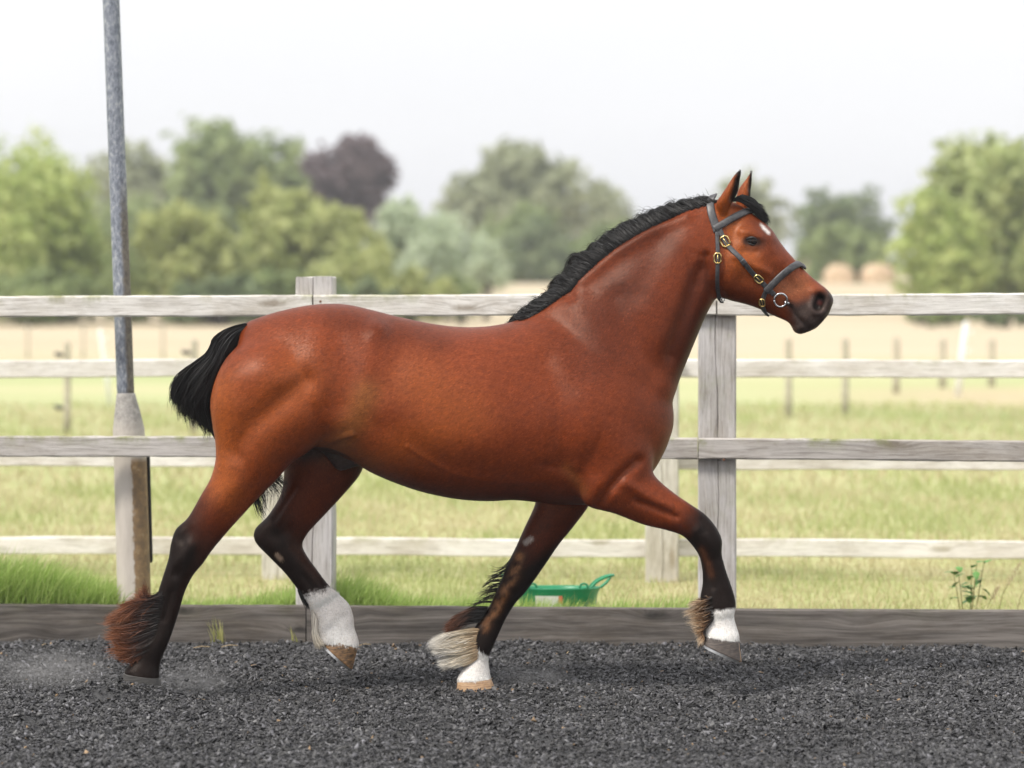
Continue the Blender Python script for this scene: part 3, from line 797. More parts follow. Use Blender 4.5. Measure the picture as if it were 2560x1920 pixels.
# round straw bales on the stubble
M_bale = mat_plain('straw_bale', (0.56, 0.42, 0.28), .95, var=.35, scale=7, bmp=.8)
for i, (sx0, sy1) in enumerate(((2097, 716), (2194, 720), (2415, 722), (2545, 722), (1999, 690), (1045, 724), (590 * 1.157, 726))):
    dist = 155.0 if i != 4 else 260.0
    z = land_z(dist - 12)
    e = empty('straw_bale', (wx(sx0, dist), dist - 12, z), group='round straw bales on the stubble field', cat='straw bale',
              label=['round straw bale just right of the horse nose below the dark trees', 'larger looking round straw bale left of the big right tree', 'round straw bale beneath the big right tree',
                     'round straw bale at the right picture edge', 'round straw bale touching the horse face outline', 'round straw bale beside the pale sage bush', 'round straw bale low behind the olive hedge'][i])
    R0 = .72
    V, Fc = lathe([(.02, -.62), (R0 * .93, -.62), (R0, -.55), (R0 * 1.01, 0), (R0, .55), (R0 * .93, .62), (.02, .62)], 28)
    rb = random.Random(i); V = [(v[1] * rb.uniform(.97, 1.03), v[2], v[0] * rb.uniform(.97, 1.03) + R0 * .96) for v in V]
    o = link('straw_roll', pyd('straw_roll', V, Fc), M_bale, e, smooth=True)
    o.rotation_euler = (0, 0, rb.uniform(-.9, .9))
    V, Fc = tube([(R0 * 1.012 * math.cos(a), 0, R0 * 1.012 * math.sin(a) + R0 * .96) for a in np.linspace(0, 6.283, 25)], .012, 5)
    nb = link('twine', pyd('twine', V, Fc), M_straw, e); nb.rotation_euler = o.rotation_euler

# ================================================================== TREES
M_bark = mat_plain('bark', (0.10, 0.085, 0.065), .95, var=.4, scale=4, bmp=.6)
M_fol = mat_tint('foliage', rough=.6, spec=.2, transl=.42)
def tree(name, x0, x1, top, base, dist, cols, label, cat='tree', lobes=14, leaves=5200, seed=0, leaf=None, squash=1.0, skirt=0.0, group=None):
    """x0,x1,top,base in full-view readings; the crown is many leaf clumps gathered on uneven boughs."""
    r = np.random.default_rng(seed)
    pxa, pt = c0(x0, top); pxb, pb = c0(x1, base)
    xa, xb = wx(pxa, dist), wx(pxb, dist); cx = (xa + xb) / 2; hw = abs(xb - xa) / 2 * 1.12
    zt = H - (pt - HZ) / F * dist; y = dist - 12; zg = land_z(y)
    zb = max(zg + (.25 if skirt else .8), min(H - (pb - HZ) / F * dist, zt - hw * .5))
    if skirt: zb = zg + .1
    hz = (zt - zb) / 2; cz = (zt + zb) / 2
    e = empty(name, (cx, y, zg), label=label, cat=cat, group=group)
    # boughs
    L = []
    for k in range(lobes):
        u = r.normal(size=3); u /= np.linalg.norm(u); rad = r.uniform(.45, .8)
        p = u * rad * np.array([hw, hw * .8, hz]); s = r.uniform(.30, .50) * min(hw, hz * 1.2)
        if skirt and p[2] < 0: s *= 1.15
        L.append((p, s))
    L.append((np.array([0, 0, hz * .28]), min(hw, hz) * .62)); L.append((np.array([-.25 * hw, 0, -hz * .2]), min(hw, hz) * .66)); L.append((np.array([.3 * hw, 0, -hz * .35]), min(hw, hz) * .66))
    L.append((np.array([r.uniform(-.2, .2) * hw, 0, hz * .66]), min(hw, hz) * .36))
    wts = np.array([s ** 2 for _, s in L]); cnt = (leaves * wts / wts.sum()).astype(int)
    ls = leaf or hw * .085
    Vs, Cs = [], []
    for (p, s), k in zip(L, cnt):
        nc = max(6, k // 9)
        cu = r.normal(size=(nc, 3)); cu /= np.linalg.norm(cu, axis=1)[:, None]
        cc = p + cu * (s * r.uniform(.45, 1.12, (nc, 1)) ** .8) * np.array([1, 1, squash])
        ctone = r.uniform(0, 1, nc)
        idx = r.integers(0, nc, k)
        q = cc[idx] + r.normal(0, s * .13, (k, 3))
        nrm = cu[idx] + r.normal(0, .55, (k, 3)); nrm /= np.linalg.norm(nrm, axis=1)[:, None]
        t1 = np.cross(nrm, r.normal(size=(k, 3))); t1 /= np.linalg.norm(t1, axis=1)[:, None]; t2 = np.cross(nrm, t1)
        sz = ls * r.uniform(.5, 1.3, (k, 1))
        quad = np.stack([q - t1 * sz, q + t2 * sz * .55 + nrm * sz * .15, q + t1 * sz, q - t2 * sz * .55 - nrm * sz * .1], 1)
        quad[..., 2] = np.maximum(quad[..., 2], zg + .05 - cz)
        Vs.append(quad.reshape(-1, 3))
        tt = (ctone[idx] * .6 + r.random(k) * .4)[:, None]
        c = np.asarray(cols[0]) * (1 - tt) + np.asarray(cols[1]) * tt
        Cs.append(np.repeat(c, 4, 0))
    V = np.vstack(Vs); Fq = np.arange(len(V)).reshape(-1, 4)
    V[:, 2] += cz - zg
    me = npmesh('crown', V, Fq); setcol(me, np.vstack(Cs)); link('crown', me, M_fol, e)
    # trunk and limbs
    tr = hw * .07 + .05; parts = [tube([(0, 0, -.2), (hw * .02, 0, (cz - zg) * .5), (hw * .04, 0, cz - zg), (0, 0, cz - zg + hz * .6)], [tr * 1.3, tr, tr * .8, tr * .25], 8)]
    for k in range(6):
        p = L[k][0]; h0 = max(.15, (cz - zg) * r.uniform(.25, .7))
        parts.append(tube([(0, 0, h0), tuple(np.array([p[0] * .5, p[1] * .5, h0 * .5 + (p[2] + cz - zg) * .5 - .05 * hw])), (p[0], p[1], p[2] + cz - zg)], [tr * .5, tr * .32, tr * .1], 6))
    V, Fc = merge(*parts)
    link('trunk', pyd('trunk', V, Fc), M_bark, e, smooth=True)
    return e
LIME = ((0.30, 0.40, 0.10), (0.62, 0.67, 0.29)); OLIVE = ((0.29, 0.34, 0.11), (0.54, 0.56, 0.25)); SAGE = ((0.40, 0.48, 0.31), (0.68, 0.74, 0.57))
MIDG = ((0.21, 0.28, 0.11), (0.40, 0.46, 0.21)); GREY = ((0.30, 0.33, 0.20), (0.47, 0.50, 0.32)); COPPER = ((0.12, 0.085, 0.09), (0.24, 0.185, 0.185)); DARK = ((0.16, 0.22, 0.11), (0.33, 0.38, 0.21))
# nearer hedge line
tree('shrub', -95, 240, 328, 640, 104, LIME, 'big bright lime green shrub at the left edge', 'shrub', 30, 14000, 1, leaf=.16, skirt=1)
tree('shrub', -330, -60, 380, 640, 106, LIME, 'lime green shrub just beyond the left picture edge', 'shrub', 14, 3000, 2, skirt=1)
tree('shrub', 275, 560, 435, 650, 103, OLIVE, 'left rounded olive hawthorn bush of the hedge', 'shrub', 18, 7000, 3, skirt=1)
tree('shrub', 480, 800, 418, 650, 106, OLIVE, 'tallest rounded olive hawthorn bush of the hedge above the croup', 'shrub', 18, 7500, 4, skirt=1)
tree('shrub', 660, 870, 520, 660, 101, OLIVE, 'low olive bush in front of the pale sage trees', 'shrub', 12, 3600, 5, skirt=1)
tree('shrub', 200, 330, 540, 660, 100, MIDG, 'small dark green bush right behind the steel pole', 'shrub', 10, 2600, 6, skirt=1)
tree('shrub', -60, 190, 590, 690, 98, MIDG, 'low green bush at the foot of the big lime shrub', 'shrub', 10, 2600, 7, skirt=1)
tree('shrub', 330, 620, 600, 690, 98, DARK, 'long low dark bush at the foot of the olive hedge', 'shrub', 12, 2800, 8, skirt=1)
tree('sage_tree', 780, 960, 415, 640, 112, SAGE, 'pale sage green tree right of the copper tree', 'tree', 14, 5200, 9, skirt=1)
tree('sage_tree', 880, 1050, 440, 640, 109, SAGE, 'pale silvery sage tree in the middle of the hedge', 'tree', 14, 5200, 10, skirt=1)
tree('sage_tree', 1000, 1100, 510, 640, 107, SAGE, 'small pale sage bush standing before the stubble gap', 'tree', 10, 2600, 11)
tree('shrub', 620, 900, 615, 700, 97, DARK, 'low dark bush behind the top rail above the croup', 'shrub', 12, 2600, 12, skirt=1)
# distant trees
tree('tree', 165, 370, 305, 540, 190, GREY, 'far grey green tree behind the steel pole', 'tree', 14, 4200, 13)
tree('tree', 345, 640, 285, 560, 175, MIDG, 'broad mid green tree behind the olive hedge', 'tree', 20, 8000, 14)
tree('copper_tree', 630, 850, 300, 500, 180, COPPER, 'dark purple copper beech tree above the hedge', 'tree', 18, 7500, 15)
tree('tree', 965, 1255, 318, 560, 185, GREY, 'tall rounded grey green tree above the horse back', 'tree', 18, 7500, 16)
tree('tree', 1235, 1385, 390, 560, 205, GREY, 'smaller far grey green tree behind the mane', 'tree', 12, 3600, 17)
tree('tree', 1080, 1250, 480, 605, 170, DARK, 'low dark tree left of the mane base', 'tree', 12, 3400, 18, skirt=1)
tree('tree', 1220, 1420, 480, 605, 172, MIDG, 'low green tree hidden behind the mane', 'tree', 12, 3400, 19, skirt=1)
tree('tree', 1375, 1560, 500, 610, 185, MIDG, 'low green tree behind the crest of the neck', 'tree', 12, 3000, 20, skirt=1)
tree('tree', 1515, 1705, 375, 570, 205, GREY, 'rounded far tree behind the horse ears', 'tree', 14, 4200, 21)
tree('tree', 1712, 1850, 398, 600, 165, DARK, 'left of two dark crowns right of the horse face', 'tree', 14, 4600, 22)
tree('tree', 1815, 1925, 385, 600, 168, DARK, 'narrow right one of two dark crowns right of the horse face', 'tree', 12, 3800, 23)
tree('tree', 1720, 1950, 480, 605, 160, MIDG, 'low spreading tree below the two dark crowns', 'tree', 14, 4200, 24, skirt=1)
tree('tree', 1915, 2130, 400, 625, 112, LIME, 'left bough mass of bright green trees at the right', 'tree', 18, 6500, 25, skirt=1)
tree('tree', 2020, 2330, 290, 625, 116, ((0.28, 0.36, 0.11), (0.56, 0.60, 0.29)), 'big bright green tree filling the right edge', 'tree', 28, 12000, 26, skirt=1)
tree('tree', 2290, 2500, 330, 625, 120, LIME, 'bright green tree just beyond the right picture edge', 'tree', 14, 3000, 27, skirt=1)
# low hedge under the right-hand trees
tree('shrub', 1920, 2100, 670, 720, 96, MIDG, 'low green hedge bush under the top rail at the right', 'shrub', 10, 2200, 28, skirt=1)
tree('shrub', 2060, 2280, 665, 720, 95, DARK, 'low darker hedge bush under the top rail at the right edge', 'shrub', 10, 2200, 29, skirt=1)
# continuous hedge bottom on the left, low growth beyond
for i, (x0, x1, tp) in enumerate(((-120, 60, 560), (30, 230, 575), (180, 360, 570), (300, 520, 575), (460, 680, 580), (620, 830, 570), (780, 990, 575), (930, 1060, 600))):
    tree('shrub', x0, x1, tp, 690, 100 + i % 3 * 2, (OLIVE, MIDG, DARK)[i % 3], ['low hedge bush at the far left edge', 'second low hedge bush from the left', 'low hedge bush right beside the steel pole', 'low hedge bush under the left olive hawthorn',
         'low hedge bush under the tall olive hawthorn', 'low hedge bush behind the wooden post top', 'low hedge bush under the pale sage trees', 'last low hedge bush before the stubble gap'][i], 'shrub', 10, 2400, 60 + i, skirt=1, group='low bushes along the hedge foot')
for i, (x0, x1, tp, col_) in enumerate(((560, 760, 440, DARK), (790, 1010, 470, MIDG), (150, 420, 420, MIDG), (1040, 1240, 440, MIDG))):
    tree('tree', x0, x1, tp, 610, 165 + 3 * i, col_, ['dark mid distance tree below the copper beech', 'mid distance green tree behind the sage trees', 'mid distance green tree right of the steel pole', 'mid distance green tree left of the mane'][i], 'tree', 14, 4200, 80 + i, skirt=1)
# the tree line carries on outside the picture
for i, (x0, x1, tp, dist_, col_) in enumerate(((2440, 2680, 350, 124, MIDG), (2640, 2900, 420, 118, OLIVE), (2860, 3160, 330, 150, GREY), (3100, 3400, 400, 128, LIME), (3350, 3700, 430, 140, MIDG), (3650, 4000, 380, 165, GREY), (-560, -280, 340, 150, GREY), (-820, -500, 420, 120, OLIVE), (-1150, -780, 360, 140, MIDG))):
    tree('tree', x0, x1, tp, 640, dist_, col_, ['mid green tree first beyond the right picture edge', 'low olive tree second beyond the right picture edge', 'tall grey green tree third beyond the right picture edge', 'lime green tree fourth beyond the right picture edge', 'mid green tree fifth beyond the right picture edge', 'grey green tree furthest beyond the right picture edge', 'grey green tree first beyond the left picture edge', 'olive tree second beyond the left picture edge', 'mid green tree furthest beyond the left picture edge'][i], 'tree', 14, 3000, 120 + i, skirt=1, group='hedge trees outside the picture on the %s' % ('right' if x0 > 0 else 'left'))

# ================================================================== HORSE
NR = 96
def loft(name, cf, rows, m=6):
    """rows: (Ax,Ay,Bx,By,halfwidth,yc[,k,n]) A = top/front edge, B = bottom/back edge, read in the crop cf.
    Returns verts, faces, and per-vertex (s,t)."""
    R = []
    for q in rows:
        fn = cf
        if callable(q[0]): fn, q = q[0], q[1:]
        q = list(q) + [0.0, 2.0][len(q) - 6:] if len(q) < 8 else list(q)
        a = fn(q[0], q[1]); b_ = fn(q[2], q[3])
        R.append([a[0], a[1], b_[0], b_[1], q[4], q[5], q[6], q[7]])
    S = spline(R, m)
    V, ST = [], []
    th = np.linspace(0, 2 * math.pi, NR, endpoint=False)
    t = np.cos(th); sg = np.sign(np.sin(th))
    for i, q in enumerate(S):
        A = np.array(W(q[0], q[1], q[5])); B = np.array(W(q[2], q[3], q[5]))
        c = (A + B) / 2; h = (A - B) / 2; nn = max(1.6, q[7])
        w = q[4] * (1 - np.abs(t) ** nn).clip(0) ** (1 / nn) * (1 + q[6] * t)
        ring = c[None] + t[:, None] * h[None] + (sg * w)[:, None] * np.array([0, 1, 0])[None]
        V.append(ring); ST += [(i / m, tt) for tt in t]
    V = np.vstack(V); k = len(S); Fc = []
    for i in range(k - 1):
        for j in range(NR):
            a = i * NR + j; b_ = i * NR + (j + 1) % NR
            Fc.append((a, a + NR, b_ + NR, b_))
    Fc.append(tuple(range(NR))); Fc.append(tuple((k - 1) * NR + j for j in reversed(range(NR))))
    return name, V, Fc, np.array(ST)

PARTS = []
PARTS.append(loft('trunk', c0, [
    (524, 706, 500, 840, .085, 0), (548, 690, 530, 910, .165, 0), (600, 673, 590, 950, .225, 0, -.05), (660, 660, 655, 970, .262, 0, -.05),
    (705, 656, 705, 975, .275, 0, -.06), (750, 658, 755, 992, .276, 0, -.06, 2.1), (800, 669, 800, 1019, .278, 0, -.08, 2.1), (850, 682, 850, 1041, .287, 0, -.1, 2.1),
    (905, 694, 905, 1060, .298, 0, -.1, 2.1), (960, 703, 960, 1073, .305, 0, -.08, 2.1), (1010, 706.5, 1010, 1080, .307, 0, -.08, 2.1), (1060, 704, 1060, 1082, .303, 0, -.08, 2.1),
    (1110, 694, 1110, 1080, .292, 0, -.1), (1160, 684, 1165, 1085, .278, 0, -.12), (1210, 680, 1220, 1090, .265, 0, -.12), (1260, 690, 1280, 1088, .255, 0, -.1),
    (1310, 715, 1330, 1076, .245, 0, -.05), (1360, 752, 1375, 1055, .225, 0, 0), (1405, 800, 1410, 1020, .18, 0, 0), (1437, 845, 1437, 972, .12, 0, 0), (1456, 885, 1454, 925, .05, 0, 0)]))
PARTS.append(loft('neck', c2, [
    (-60, 1160, 900, 1950, .20, 0, -.1), (80, 1120, 1120, 1780, .195, 0, -.2), (240, 1040, 1200, 1630, .175, 0, -.28), (400, 930, 1252, 1490, .155, 0, -.33), (560, 790, 1320, 1320, .138, 0, -.36),
    (720, 640, 1378, 1180, .122, 0, -.36), (880, 520, 1425, 1070, .11, 0, -.34), (1040, 430, 1480, 975, .102, 0, -.3), (1200, 355, 1530, 915, .097, 0, -.25),
    (1350, 295, 1590, 880, .09, 0, -.2), (1480, 255, 1660, 850, .08, 0, -.1)]))
PARTS.append(loft('head', c1, [
    (330, 395, 215, 1010, .070, 0, .0), (455, 430, 262, 1150, .084, 0, -.05), (590, 505, 330, 1245, .095, 0, .0), (700, 585, 430, 1281, .102, 0, .1), (790, 668, 540, 1308, .101, 0, .16),
    (855, 765, 640, 1338, .089, 0, .15), (930, 862, 725, 1374, .074, 0, .1), (1015, 955, 805, 1412, .063, 0, .0), (1095, 1040, 880, 1444, .056, 0, -.02),
    (1175, 1112, 935, 1472, .053, 0, .0, 2.2), (1245, 1168, 965, 1510, .055, 0, .05, 2.3), (1298, 1220, 988, 1552, .056, 0, .05, 2.3), (1322, 1275, 1035, 1572, .051, 0, .1, 2.2), (1312, 1330, 1100, 1556, .042, 0, .1, 2.2),
    (1285, 1400, 1175, 1522, .026, 0, 0)]))
PARTS.append(loft('ear_near', c1, [
    (400, 570, 330, 570, .02, -.045), (420, 500, 322, 505, .027, -.055), (445, 450, 312, 460, .030, -.062), (470, 405, 325, 420, .031, -.066), (500, 345, 360, 368, .030, -.070), (511, 290, 405, 300, .027, -.073), (519, 235, 443, 240, .021, -.075), (526, 190, 480, 190, .013, -.076), (528, 155, 515, 160, .004, -.076)]))
PARTS.append(loft('ear_far', c1, [
    (580, 540, 500, 540, .02, .045), (600, 440, 480, 460, .028, .062), (608, 380, 488, 390, .030, .066), (614, 320, 505, 330, .028, .070), (619, 270, 545, 270, .022, .073), (621, 220, 585, 218, .014, .075), (620, 165, 610, 170, .004, .076)]))
YN, YF = -.135, .135
PARTS.append(loft('near_hind', c3, [
    (1080, 260, 640, 330, .055, -.085), (1220, 420, 492, 440, .115, -.11), (1290, 600, 400, 592, .138, YN), (1275, 780, 352, 770, .142, YN), (1190, 980, 362, 930, .134, YN - .003),
    (1040, 1120, 382, 1060, .12, YN - .005), (905, 1215, 384, 1190, .104, YN - .006), (815, 1315, 350, 1315, .088, YN - .006), (715, 1415, 285, 1430, .074, YN - .006),
    (c4, 890, 505, 580, 485, .060, YN - .006), (c4, 800, 607, 505, 558, .053, YN - .006), (c4, 730, 692, 474, 640, .051, YN - .006), (c4, 668, 780, 456, 745, .048, YN - .006), (c4, 608, 853, 430, 830, .042, YN - .006),
    (c4, 560, 950, 398, 930, .035, YN - .006), (c4, 528, 1055, 372, 1030, .031, YN - .006), (c4, 494, 1165, 345, 1145, .031, YN - .006), (c4, 458, 1265, 300, 1265, .039, YN - .006), (c4, 428, 1335, 272, 1335, .038, YN - .006),
    (c4, 404, 1400, 235, 1385, .036, YN - .006), (c4, 398, 1460, 185, 1440, .044, YN - .006), (c4, 397, 1500, 180, 1480, .048, YN - .006)]))
PARTS.append(loft('far_hind', c4, [
    (1560, -250, 1100, -250, .11, YF), (1660, -50, 1160, -50, .118, YF), (1692, 90, 1178, 110, .112, YF), (1662, 210, 1180, 240, .10, YF), (1560, 337, 1158, 350, .084, YF), (1435, 472, 1082, 475, .066, YF), (1335, 580, 1000, 562, .053, YF),
    (1297, 658, 1003, 640, .050, YF), (1326, 728, 1085, 730, .045, YF), (1388, 815, 1185, 832, .036, YF), (1455, 903, 1270, 942, .031, YF), (1525, 968, 1335, 1042, .035, YF),
    (1588, 1030, 1358, 1105, .043, YF), (1617, 1110, 1366, 1180, .048, YF), (1624, 1180, 1375, 1240, .044, YF), (1645, 1245, 1410, 1285, .045, YF), (1654, 1300, 1470, 1275, .046, YF)]))
PARTS.append(loft('far_fore', c5, [
    (1380, -180, 960, -160, .10, .12), (1360, -20, 930, -20, .10, .12), (1320, 130, 900, 120, .088, .12), (1268, 262, 878, 250, .076, .12), (1165, 405, 800, 420, .064, .12), (1060, 533, 738, 560, .055, .12), (960, 680, 672, 690, .047, .12),
    (880, 795, 638, 785, .046, .12), (805, 895, 595, 885, .043, .12), (737, 970, 550, 980, .036, .12), (672, 1072, 495, 1065, .031, .12), (618, 1185, 428, 1160, .032, .12), (577, 1280, 398, 1250, .037, .12), (541, 1360, 412, 1325, .035, .12),
    (538, 1425, 385, 1408, .035, .12), (549, 1495, 325, 1490, .042, .12), (556, 1535, 298, 1548, .048, .12)]))
PARTS.append(loft('near_fore', c6, [
    (500, -420, 60, -400, .07, -.14), (580, -200, 80, -150, .095, -.15), (645, 0, 95, 100, .105, -.15), (665, 150, 120, 300, .103, -.15), (662, 225, 185, 460, .094, -.148), (725, 302, 395, 527, .075, -.145), (830, 390, 590, 602, .060, -.14), (940, 465, 755, 642, .051, -.14),
    (1040, 535, 868, 680, .047, -.14), (1118, 628, 928, 732, .050, -.14), (1157, 718, 978, 798, .045, -.14), (1156, 812, 1003, 852, .037, -.14), (1183, 925, 1018, 940, .031, -.14), (1220, 1030, 1018, 1038, .031, -.14),
    (1250, 1130, 1003, 1125, .036, -.14), (1256, 1200, 1012, 1198, .039, -.14), (1244, 1265, 1048, 1265, .036, -.14), (1262, 1335, 1035, 1330, .037, -.14), (1281, 1398, 1028, 1380, .045, -.14), (1279, 1440, 1033, 1405, .048, -.14)]))
PARTS.append(loft('far_shoulder', c6, [(560, -200, 40, -200, .09, .15), (640, 0, -10, 60, .10, .15), (600, 200, 0, 260, .095, .14), (480, 330, 60, 400, .07, .13)]))
PARTS.append(loft('sheath', c3, [(1050, 1030, 1060, 1080, .03, 0), (1150, 1020, 1150, 1160, .05, 0), (1240, 1040, 1235, 1258, .058, 0), (1330, 1090, 1345, 1235, .055, 0), (1450, 1150, 1460, 1220, .035, 0)]))
PARTS.append(loft('dock', c3, [(700, 235, 690, 330, .04, 0), (640, 228, 640, 330, .042, 0), (575, 250, 590, 340, .04, 0), (500, 300, 530, 380, .034, 0), (430, 370, 470, 430, .026, 0), (385, 450, 420, 490, .016, 0)]))

Vall = []; Fall = []; kd_pts = []; kd_info = []
for pi, (nm, V, Fc, ST) in enumerate(PARTS):
    o_ = len(Vall); Vall += [tuple(v) for v in V]; Fall += [tuple(i + o_ for i in q) for q in Fc]
    kd_pts.append(V); kd_info.append(np.hstack([np.full((len(V), 1), pi), ST]))
kd_pts = np.vstack(kd_pts); kd_info = np.vstack(kd_info)
tmp = link('tmp_body', pyd('tmp_body', Vall, Fall))
rm = tmp.modifiers.new('remesh', 'REMESH'); rm.mode = 'VOXEL'; rm.voxel_size = 0.0052; rm.adaptivity = 0
dg = bpy.context.evaluated_depsgraph_get(); dg.update()
body_me = bpy.data.meshes.new_from_object(tmp.evaluated_get(dg))
bpy.data.objects.remove(tmp)
nv = len(body_me.vertices)
co = np.empty(nv * 3); body_me.vertices.foreach_get('co', co); co = co.reshape(-1, 3)
ed = np.empty(len(body_me.edges) * 2, dtype=np.int64); body_me.edges.foreach_get('vertices', ed); ed = ed.reshape(-1, 2)
deg = np.bincount(ed.ravel(), minlength=nv).astype(float).clip(1)
def lap(c):
    s = np.empty_like(c)
    for a in range(3):
        s[:, a] = np.bincount(ed[:, 0], c[ed[:, 1], a], nv) + np.bincount(ed[:, 1], c[ed[:, 0], a], nv)
    return s / deg[:, None] - c
kd = KDTree(len(kd_pts))
for i, p in enumerate(kd_pts): kd.insert(p, i)
kd.balance()
near_i = np.array([kd.find(p)[1] for p in co])
info = kd_info[near_i]; part = info[:, 0].astype(int); S_ = info[:, 1]; T_ = info[:, 2]
PN = {nm: i for i, (nm, *_r) in enumerate(PARTS)}
def proj(c):
    d = D + c[:, 1]
    return c[:, 0] / d * F + 1280, HZ - (c[:, 2] - H) / d * F
# blend the joins: strong fairing on the big masses, little on head and lower legs
fair = np.ones(nv) * 0.25
for nm in ('trunk', 'neck', 'far_shoulder', 'sheath'): fair[part == PN[nm]] = 1.0
mk = part == PN['near_hind']; fair[mk] = np.interp(S_[mk], [0, 6, 9], [1, 1, .4])
mk = part == PN['far_hind']; fair[mk] = np.interp(S_[mk], [0, 2, 5], [1, .8, .25])
mk = part == PN['near_fore']; fair[mk] = np.interp(S_[mk], [0, 4, 6], [1, .9, .3])
mk = part == PN['far_fore']; fair[mk] = np.interp(S_[mk], [0, 2, 5], [1, .7, .25])
mk = part == PN['head']; fair[mk] = np.interp(S_[mk], [0, 1, 3], [.9, .6, .25])
for nm in ('ear_near', 'ear_far'): fair[part == PN[nm]] = 0.12
for _ in range(6): fair += lap(fair[:, None].repeat(3, 1))[:, 0] * .5
for it in range(60):
    w = fair[:, None] if it > 8 else np.maximum(fair, .5)[:, None]
    co += lap(co) * .55 * w
    co += lap(co) * -.56 * w
px, py = proj(co)
def seg_dist(px, py, pts):
    best = np.full(len(px), 1e9)
    for (ax, ay), (bx, by) in zip(pts[:-1], pts[1:]):
        dx, dy = bx - ax, by - ay; L2 = dx * dx + dy * dy + 1e-9
        t = (((px - ax) * dx + (py - ay) * dy) / L2).clip(0, 1)
        best = np.minimum(best, np.hypot(px - ax - t * dx, py - ay - t * dy))
    return best
bw = np.zeros(nv)
for cf_, pts_, rd_ in ((c3, [(600, 420), (800, 320), (1080, 220), (1260, 400), (1320, 640), (1280, 860)], 60), (c2, [(120, 1180), (500, 1400), (900, 1650), (1150, 1700)], 75), (c7, [(1300, 300), (1420, 700), (1440, 1100)], 45),
                       (c6, [(100, -300), (90, 100), (130, 330)], 40), (c6, [(520, -330), (640, -40), (660, 200)], 45), (c1, [(300, 420), (230, 700), (240, 1000), (300, 1230)], 26)):
    bw = np.maximum(bw, np.exp(-(seg_dist(px, py, [cf_(*q) for q in pts_]) / rd_) ** 2))
bw *= np.isin(part, [PN[q] for q in ('trunk', 'neck', 'near_hind', 'near_fore', 'far_shoulder', 'head', 'far_hind')])
for it in range(90): co += lap(co) * .5 * bw[:, None]
for it in range(4): co += lap(co) * .4 * fair[:, None]

def normals(c):
    body_me.vertices.foreach_set('co', c.astype(np.float32).ravel()); body_me.update()
    n_ = np.empty(nv * 3, dtype=np.float32); body_me.vertices.foreach_get('normal', n_); return n_.reshape(-1, 3).astype(float)
def seg_dist(px, py, pts):
    best = np.full(len(px), 1e9)
    for (ax, ay), (bx, by) in zip(pts[:-1], pts[1:]):
        dx, dy = bx - ax, by - ay; L2 = dx * dx + dy * dy + 1e-9
        t = (((px - ax) * dx + (py - ay) * dy) / L2).clip(0, 1)
        best = np.minimum(best, np.hypot(px - ax - t * dx, py - ay - t * dy))
    return best
def sculpt(cf, pts, rad, depth, sides='both', pw=2.0, parts=None, ymin=None, gain=None):
    """push the surface in or out along a stroke given in photo readings (mm, on the facing side; mirrored on the far side)."""
    global co
    if gain is None: gain = 1.45 if parts is BODY else (1.1 if parts and 'head' in parts else 1.25)
    depth = depth * gain
    px, py = proj(co)
    P = [cf(*p) for p in pts]
    if len(P) == 1: d = np.hypot(px - P[0][0], py - P[0][1])
    else: d = seg_dist(px, py, P)
    w = np.exp(-(d / rad) ** pw)
    nrm = normals(co)
    f = np.abs(nrm[:, 1]).clip(0, 1) ** .7
    if sides == 'near': f = f * (nrm[:, 1] < 0)
    if sides == 'far': f = f * (nrm[:, 1] > 0)
    if sides == 'all': f = np.ones(nv)
    if parts is not None: f = f * np.isin(part, [PN[p] for p in parts])
    if ymin is not None: f = f * (np.abs(co[:, 1]) > ymin)
    co = co + nrm * (depth / 1000 * w * f)[:, None]
BODY = ['trunk', 'neck', 'near_hind', 'near_fore', 'far_shoulder', 'far_hind']
# shoulder and neck
sculpt(c7, [(1290, 560), (1380, 800), (1405, 1000), (1420, 1230)], 36, -14, parts=BODY)
sculpt(c7, [(1590, 880)], 105, 19, parts=BODY)
sculpt(c7, [(1560, 1120)], 60, 9, parts=BODY)
sculpt(c2, [(520, 1010), (640, 1180), (760, 1330), (880, 1440)], 38, 6, parts=BODY)
sculpt(c2, [(800, 960), (900, 1160), (980, 1330), (1080, 1440)], 34, -8, parts=BODY)
sculpt(c2, [(400, 1120), (520, 1330), (560, 1480)], 40, -7, parts=BODY)
sculpt(c2, [(1090, 1180), (1020, 1040), (1000, 900)], 55, 6, parts=BODY)
sculpt(c2, [(1390, 760), (1330, 930), (1260, 1130), (1190, 1350)], 20, -12, parts=BODY)
sculpt(c2, [(1180, 420), (1120, 560), (1020, 760), (950, 900)], 40, -5, parts=BODY)
sculpt(c2, [(1300, 560), (1200, 760), (1130, 980)], 46, 5, parts=BODY)
sculpt(c2, [(480, 930)], 18, -8, parts=BODY)
sculpt(c2, [(560, 830), (800, 640), (1060, 490), (1300, 390)], 14, 7, parts=BODY)
sculpt(c2, [(640, 880), (860, 700), (1080, 570)], 26, -4, parts=BODY)
sculpt(c2, [(1150, 1620)], 40, 12, parts=BODY)
sculpt(c6, [(560, 150), (450, 250), (340, 360), (290, 450)], 13, -16, 'near', parts=['near_fore', 'trunk'])
sculpt(c6, [(470, 310), (600, 390), (760, 470)], 14, 8, 'near')
sculpt(c6, [(540, 440), (690, 490), (830, 550)], 9, -8, 'near')
sculpt(c6, [(260, 330), (220, 430)], 26, 8, 'near')
sculpt(c6, [(1000, 620), (960, 660)], 9, 4, 'near'); sculpt(c6, [(1010, 570), (1040, 650)], 7, -5, 'near')
sculpt(c6, [(1070, 860), (1090, 1050)], 6, -4, 'near'); sculpt(c6, [(1150, 900), (1190, 1060)], 9, 3, 'near')
